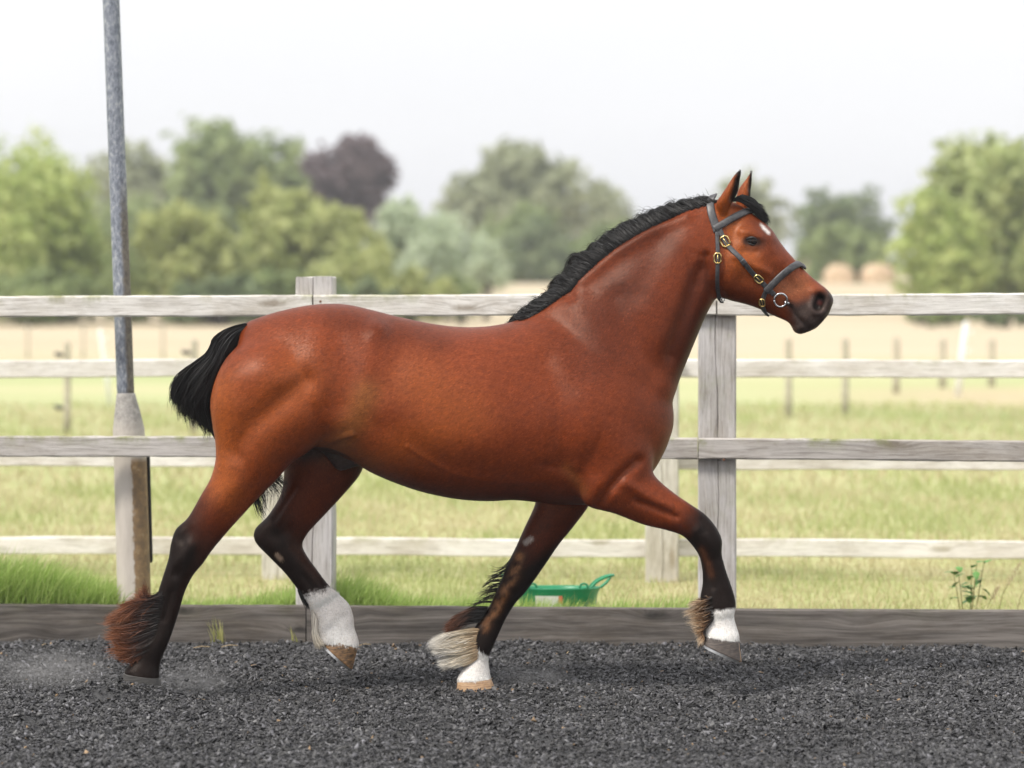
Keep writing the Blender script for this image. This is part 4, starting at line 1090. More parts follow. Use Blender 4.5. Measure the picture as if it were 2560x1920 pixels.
# barrel, flank, hip
sculpt(c3, [(1500, 290)], 30, 16, parts=BODY)
sculpt(c3, [(1520, 300), (1470, 520), (1420, 680), (1330, 840), (1250, 960)], 36, 7, parts=BODY)
sculpt(c3, [(1230, 330), (1260, 560), (1255, 800)], 40, -11, parts=BODY)
sculpt(c3, [(1640, 420), (1560, 600), (1480, 760), (1460, 900)], 44, -5, parts=BODY)
sculpt(c3, [(1000, 640), (800, 820), (620, 960), (520, 1120)], 30, -12, parts=BODY)
sculpt(c3, [(700, 560)], 70, 8, parts=BODY); sculpt(c3, [(1000, 900)], 60, 9, parts=BODY); sculpt(c3, [(480, 800)], 50, 6, parts=BODY)
sculpt(c3, [(900, 480), (1000, 330)], 40, -5, parts=BODY)
sculpt(c3, [(560, 1190), (640, 1340), (600, 1480)], 20, -6, 'near'); sculpt(c3, [(500, 1380), (400, 1500)], 24, 5, 'near')
sculpt(c7, [(700, 300), (450, 330)], 34, -7, parts=BODY)
sculpt(c7, [(200, 1050), (450, 1220), (800, 1330)], 40, -6, parts=BODY)
# skin folds: behind the elbow, at the throat, over the flank
sculpt(c7, [(1280, 1285), (1390, 1295), (1490, 1345)], 14, -5, 'near', parts=['trunk', 'near_fore'])
for k_ in range(4): sculpt(c2, [(1290 + 30 * k_, 620 + 10 * k_), (1320 + 26 * k_, 740), (1310 + 24 * k_, 860 + 10 * k_)], 4.5, -2.6, 'both', parts=['neck'])
sculpt(c3, [(1330, 1010), (1220, 1040), (1090, 1100)], 8, 5, 'near', parts=BODY)
sculpt(c7, [(330, 1150), (620, 1330), (980, 1400), (1250, 1390)], 7, 2.2, 'near', parts=['trunk'])
sculpt(c7, [(1100, 300), (1180, 520), (1240, 760)], 44, -4, parts=BODY)
# hock and lower hind leg
sculpt(c4, [(540, 620), (580, 570)], 16, -6, 'near'); sculpt(c4, [(600, 660), (560, 720), (520, 780)], 13, 6, 'near')
sculpt(c4, [(520, 790), (500, 850)], 12, -5, 'near'); sculpt(c4, [(470, 960), (430, 1130)], 8, -5, 'near')
sculpt(c4, [(1140, 600), (1200, 560)], 16, -6, 'near', parts=['far_hind']); sculpt(c4, [(1250, 300), (1170, 420), (1120, 500)], 8, -6, 'near', parts=['far_hind'])
sculpt(c4, [(1300, 850), (1390, 960)], 9, -4, 'near', parts=['far_hind']); sculpt(c4, [(1400, 1230), (1480, 1180), (1560, 1120)], 14, -4.5, 'near', parts=['far_hind'])
sculpt(c5, [(800, 640), (720, 800), (640, 920)], 9, 4, 'near', parts=['far_fore']); sculpt(c5, [(620, 950), (520, 1120)], 7, -4, 'near', parts=['far_fore'])
sculpt(c5, [(830, 510)], 10, 4, 'near', parts=['far_fore'])
# head
sculpt(c1, [(400, 1010)], 58, 15, parts=['head', 'neck'])
sculpt(c1, [(230, 900), (245, 1060), (290, 1180), (350, 1240)], 13, -16, parts=['head', 'neck'])
sculpt(c1, [(480, 905), (640, 985), (770, 1050)], 10, 8, parts=['head'])
sculpt(c1, [(560, 1080), (720, 1120)], 20, -8, parts=['head'])
sculpt(c1, [(480, 640), (450, 740)], 20, -8, parts=['head'])
sculpt(c1, [(540, 690), (620, 695), (690, 740)], 12, 11, parts=['head'])
sculpt(c1, [(560, 850), (650, 860)], 12, -8, parts=['head'])
sculpt(c1, [(620, 772)], 13, -6, parts=['head'], pw=3)
sculpt(c1, [(800, 860), (930, 1000), (1060, 1130)], 14, 3, parts=['head'])
sculpt(c1, [(860, 1080), (980, 1180)], 22, -7, parts=['head'])
sculpt(c1, [(1155, 1195), (1235, 1205), (1285, 1280)], 11, 9, parts=['head'])
sculpt(c1, [(1140, 1330), (1170, 1390), (1235, 1390)], 9, 5, parts=['head'])
sculpt(c1, [(1215, 1265), (1195, 1325)], 13.5, -26, parts=['head'], pw=4, gain=1)
sculpt(c1, [(930, 1310), (985, 1390), (1050, 1465), (1110, 1515)], 5, -4.5, parts=['head'])
sculpt(c1, [(930, 1340), (1000, 1440)], 12, 4, parts=['head']); sculpt(c1, [(1020, 1530)], 12, 5, parts=['head'])
sculpt(c1, [(495, 250), (480, 330), (455, 410)], 7.5, -14, 'near', parts=['ear_near'])
sculpt(c1, [(608, 240), (604, 330)], 4, -8, 'near', parts=['ear_far'])
for it in range(3): co += lap(co) * .35

# ---------------------------------------------------------------- coat colour: the hair's own tones, plus light and shade painted into them
px, py = proj(co); nrm = normals(co)
def sm(x, a, b_): return ((x - a) / (b_ - a)).clip(0, 1) ** 2 * (3 - 2 * ((x - a) / (b_ - a)).clip(0, 1))
hsh = np.sin(px * .131 + 2.1 * np.sin(py * .083)) * .5 + np.sin(py * .197 + px * .071) * .5
fine = rng.normal(0, 1, nv); 
for _ in range(2): fine += lap(fine[:, None].repeat(3, 1))[:, 0] * .5
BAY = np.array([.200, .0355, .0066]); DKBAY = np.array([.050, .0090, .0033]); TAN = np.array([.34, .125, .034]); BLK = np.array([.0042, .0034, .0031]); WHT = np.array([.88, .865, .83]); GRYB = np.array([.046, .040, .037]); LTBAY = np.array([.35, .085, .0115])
C = np.tile(BAY, (nv, 1))
def paint(col, w):
    global C
    w = np.asarray(w).clip(0, 1)[:, None]; C = C * (1 - w) + np.asarray(col) * w
def near(cf, pts, rad, pw=2.0):
    P = [cf(*p) for p in pts]
    d = np.hypot(px - P[0][0], py - P[0][1]) if len(P) == 1 else seg_dist(px, py, P)
    return np.exp(-(d / rad) ** pw)
isb = np.isin(part, [PN[p] for p in ('trunk', 'neck', 'near_hind', 'near_fore', 'far_shoulder', 'far_hind', 'far_fore', 'dock')])
isbody = np.isin(part, [PN[p] for p in ('trunk', 'neck', 'near_hind', 'near_fore', 'far_shoulder')])
paint(LTBAY, .85 * near(c0, [(460, 840), (468, 960), (480, 1050)], 62) * isb); paint(LTBAY, .45 * near(c0, [(900, 830), (1000, 900), (880, 960), (840, 1000)], 80) * isb)  # light on the buttock edge painted in as lighter bay; then the barrel tone
paint(TAN, .72 * near(c0, [(742, 950), (770, 905), (790, 850)], 34) * isb)  # paler flank hair, with reflected light painted in
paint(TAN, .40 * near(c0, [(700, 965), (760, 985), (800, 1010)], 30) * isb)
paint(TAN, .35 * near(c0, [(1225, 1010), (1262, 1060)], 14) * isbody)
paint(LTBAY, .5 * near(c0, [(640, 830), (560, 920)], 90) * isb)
paint(DKBAY, .60 * near(c2, [(900, 590), (1080, 500), (1150, 580), (980, 700), (860, 860)], 60) * isbody); paint(DKBAY, .35 * near(c2, [(1000, 1000), (760, 950), (800, 1250)], 110) * isbody)  # dark shading of the neck painted into the coat
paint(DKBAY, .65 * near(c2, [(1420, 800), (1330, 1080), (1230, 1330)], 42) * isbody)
paint(DKBAY, .42 * near(c2, [(560, 1250), (700, 1130), (620, 1400)], 90) * isbody)  # shading at the front of the shoulder, painted in
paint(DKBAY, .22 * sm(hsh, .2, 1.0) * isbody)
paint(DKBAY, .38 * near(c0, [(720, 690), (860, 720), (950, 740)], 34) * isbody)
paint(DKBAY, .35 * near(c0, [(780, 1020), (900, 1050), (1050, 1070), (1240, 1080)], 30) * isbody)  # shade along the belly painted in as dark bay
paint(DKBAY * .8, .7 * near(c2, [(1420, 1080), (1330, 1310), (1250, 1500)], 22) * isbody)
# sheath and groin, bare dark grey skin
paint(GRYB, (part == PN['sheath']) * .92)
paint(GRYB, .85 * near(c3, [(1010, 1150), (1150, 1110), (1260, 1120)], 26) * (np.abs(co[:, 1]) < .12))
jag = fine * .10 + hsh * .06
# legs
mk = part == PN['near_hind']; paint(DKBAY, mk * .6 * sm(S_ - T_ * .8, 7.6, 9.6)); paint(BLK * 1.3, mk * sm(S_ - T_ * 1.3 + jag, 8.2, 11.2) * .97)
paint(np.array([.055, .017, .009]), mk * .6 * sm(T_, .2, .9) * np.interp(S_, [9, 10.5, 13, 16], [0, 1, .7, 0]))
mk = part == PN['far_hind']; paint(DKBAY, mk * .55 * sm(S_, 1, 3)); paint(BLK * 1.2, mk * sm(S_ - T_ * 1.0 + jag, 4.0, 6.4) * .95)
paint(np.array([.07, .022, .010]), mk * .55 * sm(T_, .15, .8) * np.interp(S_, [5, 7, 9, 10], [0, .8, .8, 0]))
paint(WHT, mk * sm(S_ + jag * 1.3, 10.15, 10.55)); paint(np.array([.70, .62, .50]), mk * .5 * sm(S_, 10.6, 11) * sm(-T_, .3, .9))
mk = part == PN['far_fore']; paint(DKBAY * .8, mk * .75 * sm(S_, 2, 4)); paint(BLK * 1.2, mk * sm(S_ + .9 * np.abs(T_) + jag, 4.6, 6.6) * .96)
w_ = near(c5, [(770, 620), (730, 760), (660, 880), (600, 1010), (510, 1150)], 11) * (part == PN['far_fore']) * (nrm[:, 1] < 0)
paint(np.array([.22, .095, .034]), w_ * (.62 + .5 * hsh + .25 * fine).clip(0, .85))
paint(WHT, mk * sm(S_ + jag * 1.2 - .35 * T_, 12.7, 13.0)); 
mk = part == PN['near_fore']; paint(DKBAY * .8, mk * .6 * sm(S_, 6.2, 7.4)); paint(BLK * 1.2, mk * sm(S_ + .5 * T_ + jag, 6.9, 8.4) * .97)
paint(np.array([.10, .036, .014]), near(c6, [(1010, 780), (1060, 880), (1080, 960)], 8) * .7 * mk)
paint(WHT, mk * sm(S_ + jag * 1.0 + .18 * T_, 15.05, 15.35))
paint(np.array([.30, .27, .25]), near(c5, [(815, 520), (850, 495)], 7.5, 4) * (part == PN['far_fore']) * (nrm[:, 1] < 0))
paint(np.array([.30, .22, .16]), near(c4, [(1138, 720), (1160, 745)], 6.5, 4) * (part == PN['far_hind']) * (nrm[:, 1] < 0))
# head
ish = part == PN['head']
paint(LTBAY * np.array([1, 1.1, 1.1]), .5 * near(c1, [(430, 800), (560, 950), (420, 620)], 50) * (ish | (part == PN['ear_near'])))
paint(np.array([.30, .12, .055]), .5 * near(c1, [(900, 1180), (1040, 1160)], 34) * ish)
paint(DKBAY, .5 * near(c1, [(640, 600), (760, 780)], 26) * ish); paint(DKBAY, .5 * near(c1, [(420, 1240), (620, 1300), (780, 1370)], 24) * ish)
def poly(cf, pts, soft):
    P = [cf(*p) for p in pts]; ins = np.zeros(nv, bool)
    for (ax, ay), (bx, by) in zip(P, P[1:] + P[:1]):
        cr_ = (ay > py) != (by > py); ins ^= cr_ & (px < (bx - ax) * (py - ay) / (by - ay + 1e-9) + ax)
    d = seg_dist(px, py, P + P[:1]); d = np.where(ins, d, -d)
    return sm(d + jag * 12, -soft, soft)
paint(GRYB * .75 * (1 + .25 * hsh)[:, None], poly(c1, [(1300, 1175), (1200, 1215), (1120, 1255), (1010, 1295), (930, 1290), (925, 1330), (955, 1440), (960, 1520), (990, 1600), (1200, 1600), (1400, 1400), (1400, 1230)], 17) * ish * .94)
paint(np.array([.12, .09, .08]), near(c1, [(1150, 1250), (1130, 1330)], 7) * ish * .6)
paint(BLK * 1.2, near(c1, [(580, 768), (665, 775)], 12.5, 4) * ish * .95); paint(np.array([.04, .02, .014]), near(c1, [(600, 810), (690, 800)], 17, 3) * ish * .4)
paint(BLK * .7, near(c1, [(1212, 1265), (1195, 1330)], 13, 4) * ish); paint(np.array([.20, .03, .025]), near(c1, [(1205, 1300)], 6, 3) * ish * .6)
paint(BLK, near(c1, [(990, 1392), (1050, 1465), (1110, 1515)], 2.6) * ish * .55); paint(BLK, near(c1, [(930, 1300), (960, 1325)], 8) * ish * .8)
paint(WHT, near(c1, [(700, 628), (716, 645)], 3.2, 2) * ish * .7); paint(WHT * .9, near(c1, [(722, 655), (765, 698)], 4.4, 2.5) * ish * .85)
paint(WHT * .8, .0 * px)
for nm, P in (('ear_near', [(520, 160), (500, 250), (480, 330), (455, 420)]), ('ear_far', [(617, 165), (610, 240), (605, 330), (600, 400)])):
    mk = part == PN[nm]
    paint(LTBAY, mk * .5); paint(BLK * 1.3, mk * near(c1, P, 10 if nm == 'ear_near' else 5.5, 3)); paint(BLK * 1.3, mk * sm(S_, 4.9 if nm == 'ear_far' else 6.6, 7.2 if nm == 'ear_near' else 6.0) * .9)
paint(BLK, (part == PN['dock']) * sm(S_, 1.0, 1.8))
C *= (1 + (.13 * fine + .07 * hsh) * np.where(C[:, 0] > .5, .3, 1.0))[:, None].clip(.5, 1.5)
C = C.clip(.003, .9)
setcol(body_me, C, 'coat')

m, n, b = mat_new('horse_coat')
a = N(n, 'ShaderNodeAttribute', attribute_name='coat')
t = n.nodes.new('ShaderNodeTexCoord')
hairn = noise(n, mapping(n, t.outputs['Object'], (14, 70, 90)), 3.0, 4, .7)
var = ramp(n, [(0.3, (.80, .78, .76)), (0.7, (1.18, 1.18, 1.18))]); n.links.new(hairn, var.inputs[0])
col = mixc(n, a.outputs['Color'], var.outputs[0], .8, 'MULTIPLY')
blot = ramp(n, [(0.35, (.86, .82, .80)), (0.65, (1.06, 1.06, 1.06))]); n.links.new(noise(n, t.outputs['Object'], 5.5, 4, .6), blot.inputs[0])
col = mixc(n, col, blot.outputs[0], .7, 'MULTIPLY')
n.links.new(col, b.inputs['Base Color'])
b.inputs['Roughness'].default_value = .43
b.inputs['Specular IOR Level'].default_value = .30
b.inputs['Sheen Weight'].default_value = .03; b.inputs['Sheen Roughness'].default_value = .45; b.inputs['Sheen Tint'].default_value = (1, .75, .6, 1)
b.inputs['Specular Tint'].default_value = (1, .62, .44, 1)
b.inputs['Coat Weight'].default_value = .20; b.inputs['Coat Roughness'].default_value = .42
lum = N(n, 'ShaderNodeMapRange', **{'From Min': 0.004, 'From Max': 0.10, 'To Min': 0.07, 'To Max': 0.32}); n.links.new(a.outputs['Color'], lum.inputs['Value']); n.links.new(lum.outputs[0], b.inputs['Specular IOR Level'])
bump(n, b, hairn, .13, .0015)
M_coat = m

horse = empty('horse', (0, 0, 0), label='bay horse with black points and white socks trotting right, wearing a bridle', cat='horse')
body_me.materials.clear()
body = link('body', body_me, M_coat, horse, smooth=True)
body_me.vertices.foreach_set('co', co.astype(np.float32).ravel()); body_me.update()
bvh = BVHTree.FromPolygons([Vector(p) for p in co], [tuple(p.vertices) for p in body_me.polygons])
def hit(px_, py_, side=-1, y0=None):
    """point and normal where the line of sight through a photo reading meets the body (side -1 near, +1 far)."""
    o_ = Vector((0, -D, H)); q = Vector(W(px_, py_, 0)) - o_; q.normalize()
    if side < 0:
        loc, nr, _i, _d = bvh.ray_cast(o_, q)
    else:
        o2 = o_ + q * 24; loc, nr, _i, _d = bvh.ray_cast(o2, -q)
    return (loc, nr)

# short summer coat: one fine hair lying along the flow at every skin point
def coat_hair():
    r = np.random.default_rng(77); body_me.update()
    nr = np.empty(nv * 3, dtype=np.float32); body_me.vertices.foreach_get('normal', nr); nr = nr.reshape(-1, 3).astype(float)
    flow = np.tile(np.array([-.75, 0, -.66]), (nv, 1))
    def setf(nm, v, s0=0.0):
        mk_ = (part == PN[nm]) & (S_ >= s0); flow[mk_] = v
    setf('neck', (-.55, 0, -.83)); setf('head', (.45, 0, -.89)); setf('near_hind', (-.35, 0, -.93), 5); setf('far_hind', (.1, 0, -1), 2); setf('near_fore', (.45, 0, -.9), 4); setf('far_fore', (-.4, 0, -.92), 2)
    setf('near_hind', (-.25, 0, -.97), 9); setf('near_fore', (.15, 0, -1), 9); setf('ear_near', (.2, 0, 1)); setf('ear_far', (.2, 0, 1))
    fl = flow.copy()
    for _ in range(25): fl += lap(fl) * .6
    skip = (near(c1, [(580, 768), (665, 775)], 13, 4) > .3) | (near(c1, [(1212, 1265), (1195, 1330)], 14, 4) > .3)
    ids = np.concatenate([np.flatnonzero(~skip & (co[:, 1] < .16)), np.flatnonzero(~skip & (nr[:, 1] < .1))])
    P = co[ids] + r.normal(0, .0022, (len(ids), 3)); n_ = nr[ids]
    P -= n_ * (np.einsum('ij,ij->i', P - co[ids], n_))[:, None]
    dirv = fl[ids] + r.normal(0, .16, (len(ids), 3)); dirv -= n_ * np.einsum('ij,ij->i', dirv, n_)[:, None]
    dirv /= np.linalg.norm(dirv, axis=1)[:, None] + 1e-9
    L_ = r.uniform(.006, .0125, (len(ids), 1)) * np.where(part[ids] == PN['head'], .6, 1)[:, None]
    side = np.cross(dirv, n_) * r.uniform(.0005, .0010, (len(ids), 1))
    A = P - side + n_ * .0002; B = P + side + n_ * .0002; T = P + dirv * L_ + n_ * r.uniform(.0004, .0019, (len(ids), 1))
    V = np.stack([A, B, T], 1).reshape(-1, 3); Fq = np.arange(len(V)).reshape(-1, 3)
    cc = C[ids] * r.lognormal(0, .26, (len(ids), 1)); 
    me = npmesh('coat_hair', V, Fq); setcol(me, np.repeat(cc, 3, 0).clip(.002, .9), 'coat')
    return me
o = link('coat_hair', coat_hair(), M_coat, horse); o['kind'] = 'stuff'

# ---------------------------------------------------------------- hair: many thin tapering ribbons combed along guide locks
M_hair = mat_tint('horse_hair', rough=.5, spec=.25, attr='tint', sheen=.1)
def hair_mesh(name, guides, n_, w, jit, cols, seed, seg=10, ylo=0.0, yhi=0.0, wave=0.0, lenvar=.35, rootvar=0.0, clump=0, cl_amt=.75):
    """guides: list of polylines [(x,y,z)...] all of one length; strands are blends of neighbouring guides."""
    r = np.random.default_rng(seed)
    G = np.array([spline(g, 6) for g in guides])          # g,k,3
    k = G.shape[1]
    tt = np.linspace(0, 1, seg + 1)
    u = r.uniform(0, len(G) - 1, n_)
    yo = r.uniform(0, 1, n_)
    seeds = r.normal(0, jit, (n_, 2, 3))
    if clump:
        cu = np.sort(r.uniform(0, len(G) - 1, clump)); ci = np.abs(u[:, None] - cu[None]).argmin(1)
        cj = r.normal(0, jit * 1.3, (clump, 3)); cph = r.uniform(0, 6.28, clump)
    i0 = np.floor(u).astype(int).clip(0, max(0, len(G) - 2)); fu = (u - i0)[:, None, None]
    i1 = np.minimum(i0 + 1, len(G) - 1)
    L = 1 - lenvar * r.random(n_) ** 1.5
    P = np.zeros((n_, seg + 1, 3))
    r0 = rootvar * r.random(n_)[:, None]
    fi = ((r0 + (1 - r0) * tt[None]) * L[:, None]) * (k - 1); f0 = np.floor(fi).astype(int).clip(0, k - 2); ff = (fi - f0)[..., None]
    ga = G[i0[:, None], f0] * (1 - ff) + G[i0[:, None], f0 + 1] * ff
    gb = G[i1[:, None], f0] * (1 - ff) + G[i1[:, None], f0 + 1] * ff
    P = ga * (1 - fu) + gb * fu
    if clump:
        ic0 = np.floor(cu[ci]).astype(int).clip(0, max(0, len(G) - 2)); ic1 = np.minimum(ic0 + 1, len(G) - 1); fc = (cu[ci] - ic0)[:, None, None]
        ga = G[ic0[:, None], f0] * (1 - ff) + G[ic0[:, None], f0 + 1] * ff; gb = G[ic1[:, None], f0] * (1 - ff) + G[ic1[:, None], f0 + 1] * ff
        Pc = ga * (1 - fc) + gb * fc + cj[ci][:, None, :] * tt[None, :, None] * 2.0
        kk = (cl_amt * tt ** .8)[None, :, None]; P = P * (1 - kk) + Pc * kk
        ph = cph[ci][:, None]
    else: ph = r.uniform(0, 6.28, n_)[:, None]
    P[..., 1] += (ylo + (yhi - ylo) * yo)[:, None] * (1 - .25 * tt[None])
    P += seeds[:, 0][:, None, :] * (.35 + .65 * tt[None, :, None]) * (.5 if clump else 1) + seeds[:, 1][:, None, :] * (tt[None, :, None] ** 2)
    if wave:
        sw = np.sin(tt[None] * 11 + ph) * wave * tt[None]
        P[..., 0] += sw; P[..., 2] += np.cos(tt[None] * 9 + ph) * wave * .6 * tt[None]
    dv = np.gradient(P, axis=1); dv /= np.linalg.norm(dv, axis=2)[..., None] + 1e-9
    view = np.array([0, -1, 0.0]) + r.normal(0, .5, (n_, 1, 3))
    sd_ = np.cross(dv, view); sd_ /= np.linalg.norm(sd_, axis=2)[..., None] + 1e-9
    ww = w * r.uniform(.6, 1.4, (n_, 1)) * np.interp(tt, [0, .25, .8, 1], [.8, 1, .7, .12])[None]
    Lf = P - sd_ * ww[..., None] / 2; Rt = P + sd_ * ww[..., None] / 2
    V = np.stack([Lf, Rt], 2).reshape(n_, -1, 3); kk = 2 * (seg + 1)
    q = np.array([[2 * i, 2 * i + 1, 2 * i + 3, 2 * i + 2] for i in range(seg)])
    Fq = (q[None] + (np.arange(n_) * kk)[:, None, None]).reshape(-1, 4)
    cl = np.array([np.asarray(c_) for c_ in cols]); ncl = len(cl)
    pos = tt * (ncl - 1); a0 = np.floor(pos).astype(int).clip(0, ncl - 2); af = (pos - a0)[:, None]
    cc = cl[a0] * (1 - af) + cl[a0 + 1] * af
    CC = cc[None] * r.uniform(.7, 1.35, (n_, 1, 1)); CC = np.repeat(CC, 2, axis=1).reshape(-1, 3)
    me = npmesh(name, V.reshape(-1, 3), Fq); setcol(me, CC.clip(.003, .9))
    return me
K1, K2 = (.0055, .0048, .0047), (.0115, .0102, .0098)
def g3(cf, pts, ys):
    return [W(*cf(*p), y) for p, y in zip(pts, ys)]
# mane: roots along the crest, swept up and back over to the off side
roots = [(130, 1105), (260, 1020), (400, 925), (500, 850), (580, 760), (680, 675), (780, 590), (880, 525), (980, 470), (1080, 415), (1180, 368), (1290, 325), (1400, 290), (1500, 262)]
tops = [(60, 1118), (160, 1035), (330, 905), (420, 815), (490, 725), (575, 630), (690, 545), (800, 470), (905, 410), (1000, 362), (1095, 325), (1210, 292), (1330, 258), (1440, 238)]
gd = []
for k_, ((rx, ry), (tx, ty)) in enumerate(zip(roots, tops)):
    ty += 17; tx += 5
    hx, hy = rx + 17, ry + 34
    gd.append(g3(c2, [(hx, hy), ((hx * 2 + tx) / 3 - 2, (hy * 2 + ty) / 3 - 6), (tx + 16, ty + 10), (tx - 22, ty + 8), (tx - 60, ty + 90), (tx - 50, ty + 230)], (-.034, -.030, -.006, .03, .075, .085)))
o = link('mane', hair_mesh('mane', gd, 9000, .0021, .0062, [K1, K2, K1, K1], 1, seg=10, ylo=-.006, yhi=.014, clump=120, cl_amt=.5, wave=.004, rootvar=.17, lenvar=.5), M_hair, horse)
gf = [[(p[0] + .012 * math.sin(i * 1.7), p[1] - .01, p[2] + .012 + .008 * math.sin(i * 2.3)) for p in g[2:5]] for i, g in enumerate(gd)]
link('flyaway_hair', hair_mesh('flyaway_hair', gf, 130, .0012, .012, [K1, K2], 31, seg=8, lenvar=.5), M_hair, horse)
o['label'] = 'black mane swept over to the far side'
# forelock
gd = [g3(c1, [(440, 430), (500, 425), (590, 470), (670, 535), (718, 598)], (-.045, -.05, -.045, -.03, -.015)), g3(c1, [(490, 385), (560, 405), (640, 465), (700, 540), (728, 608)], (-.025, -.03, -.028, -.02, -.012)), g3(c1, [(540, 368), (605, 400), (675, 470), (716, 545), (733, 615)], (0, -.006, -.006, -.008, -.008)),
      g3(c1, [(590, 385), (635, 415), (690, 485), (722, 552), (734, 605)], (.03, .03, .02, .012, .005))]
o = link('forelock', hair_mesh('forelock', gd, 2000, .0018, .0055, [K1, K2, K1], 2, seg=9, ylo=-.005, yhi=.008, clump=30, cl_amt=.55, wave=.004, lenvar=.5, rootvar=.2), M_hair, horse)
# tail: streams off the dock, drops behind the quarters and swings through between the hind legs
gd = [g3(c3, [(595, 250), (480, 278), (385, 350), (350, 440), (240, 520), (165, 590), (135, 680), (140, 760)], (0, -.01, -.02, -.02, -.02, -.02, -.01, 0)),
      g3(c3, [(600, 252), (490, 285), (400, 370), (355, 470), (270, 560), (200, 660), (170, 760), (185, 860)], (0, -.02, -.03, -.03, -.03, -.02, -.01, 0)),
      g3(c3, [(605, 255), (500, 300), (420, 390), (370, 500), (310, 600), (250, 700), (215, 800), (240, 900)], (0, -.02, -.03, -.04, -.04, -.03, -.01, .01)),
      g3(c3, [(610, 262), (515, 315), (440, 410), (400, 520), (350, 640), (300, 750), (270, 850), (300, 955)], (0, -.02, -.03, -.04, -.03, -.02, 0, .02)),
      g3(c3, [(615, 270), (530, 330), (460, 430), (425, 540), (385, 660), (350, 780), (330, 890), (350, 990)], (0, -.01, -.02, -.02, 0, .02, .03, .04)),
      g3(c3, [(620, 280), (545, 345), (480, 450), (450, 560), (430, 680), (410, 800), (400, 900), (420, 1010)], (0, 0, .0, .02, .04, .05, .06, .06)),
      g3(c3, [(640, 300), (590, 370), (540, 450), (500, 540), (470, 660), (450, 780), (430, 880), (440, 980)], (.01, .02, .03, .04, .05, .06, .06, .06))]
o = link('tail', hair_mesh('tail', gd, 9000, .0030, .008, [K1, K1, (.009, .008, .0075), K1], 4, seg=18, ylo=-.045, yhi=.06, clump=60, cl_amt=.6, wave=.014, lenvar=.25), M_hair, horse)
o['label'] = 'black wavy tail held away from the quarters'
gd = [g3(c3, [(300, 850), (450, 1050), (640, 1200), (800, 1310), (850, 1400)], (.03, .06, .05, .03, .03)), g3(c3, [(300, 850), (430, 1050), (600, 1220), (740, 1350), (760, 1480)], (.03, .05, .04, .03, .03)),
      g3(c3, [(300, 850), (420, 1060), (580, 1240), (700, 1400), (720, 1560)], (.03, .05, .04, .03, .03)), g3(c3, [(300, 850), (410, 1060), (560, 1260), (650, 1440), (690, 1600)], (.03, .05, .04, .03, .03))]
link('tail_wisps', hair_mesh('tail_wisps', gd, 420, .0028, .009, [K1, K2, K2], 5, seg=12, ylo=-.03, yhi=.05, clump=16, cl_amt=.75, wave=.012, lenvar=.4), M_hair, horse)
gd = [g3(c3, [(170, 600), (130, 680), (125, 760), (165, 765)], (-.02,) * 4), g3(c3, [(150, 620), (85, 690), (80, 740), (150, 770)], (-.02,) * 4)]
link('tail_curl', hair_mesh('tail_curl', gd, 60, .0022, .004, [K1, K2], 6, seg=12, clump=4, cl_amt=.8), M_hair, horse)
# feather on the fetlocks
RUST, FAWN, CREAM = (.20, .060, .020), (.34, .19, .085), (.62, .52, .40)
gd = [g3(c4, [(430, 940), (340, 985), (300, 930), (310, 905)], (YN,) * 4), g3(c4, [(430, 1005), (290, 1020), (180, 1070), (110, 1110)], (YN,) * 4), g3(c4, [(420, 1065), (280, 1080), (150, 1110), (45, 1145)], (YN,) * 4),
      g3(c4, [(405, 1130), (260, 1170), (150, 1185), (85, 1190)], (YN,) * 4), g3(c4, [(395, 1200), (250, 1260), (170, 1270), (95, 1255)], (YN,) * 4), g3(c4, [(375, 1275), (250, 1335), (190, 1335), (125, 1310)], (YN,) * 4), g3(c4, [(350, 1320), (250, 1365), (200, 1365), (150, 1340)], (YN,) * 4)]
o = link('feather', hair_mesh('feather', gd, 4600, .0015, .0095, [BLK * 1.5, (.026, .010, .0065), (.11, .033, .012), (.24, .085, .032)], 7, seg=7, ylo=-.045, yhi=.034, clump=40, cl_amt=.45, wave=.009, lenvar=.7, rootvar=.2), M_hair, horse)
o['label'] = 'long rust brown feather on the near hind fetlock'
gd = [g3(c5, [(700, 640), (660, 690), (620, 715), (575, 700)], (.12,) * 4), g3(c5, [(640, 800), (590, 800), (540, 820), (500, 870)], (.12,) * 4), g3(c5, [(610, 880), (550, 890), (500, 910), (460, 950)], (.12,) * 4), g3(c5, [(560, 970), (490, 965), (420, 985), (370, 990)], (.12,) * 4)]
link('feather', hair_mesh('feather', gd, 150, .002, .006, [BLK * 1.5, BLK * 2, (.03, .02, .014)], 8, seg=7, ylo=-.01, yhi=.01, clump=26, cl_amt=.7), M_hair, horse)
gd = [g3(c5, [(530, 1000), (440, 1000), (360, 1040), (300, 1090)], (.12,) * 4), g3(c5, [(500, 1060), (400, 1060), (310, 1090), (240, 1150)], (.12,) * 4), g3(c5, [(470, 1110), (380, 1120), (280, 1150), (210, 1200)], (.12,) * 4)]
link('feather', hair_mesh('feather', gd, 1800, .0017, .006, [BLK * 1.5, BLK * 2, (.05, .022, .013), (.14, .05, .024)], 9, seg=8, ylo=-.028, yhi=.028, clump=26, cl_amt=.5), M_hair, horse)
gd = [g3(c5, [(475, 1155), (330, 1165), (230, 1195), (140, 1260)], (.12,) * 4), g3(c5, [(450, 1215), (320, 1240), (200, 1270), (105, 1270)], (.12,) * 4), g3(c5, [(455, 1280), (320, 1320), (220, 1330), (150, 1330)], (.12,) * 4), g3(c5, [(465, 1335), (340, 1370), (250, 1400), (190, 1400)], (.12,) * 4), g3(c5, [(460, 1370), (370, 1430), (310, 1450), (260, 1440)], (.12,) * 4)]
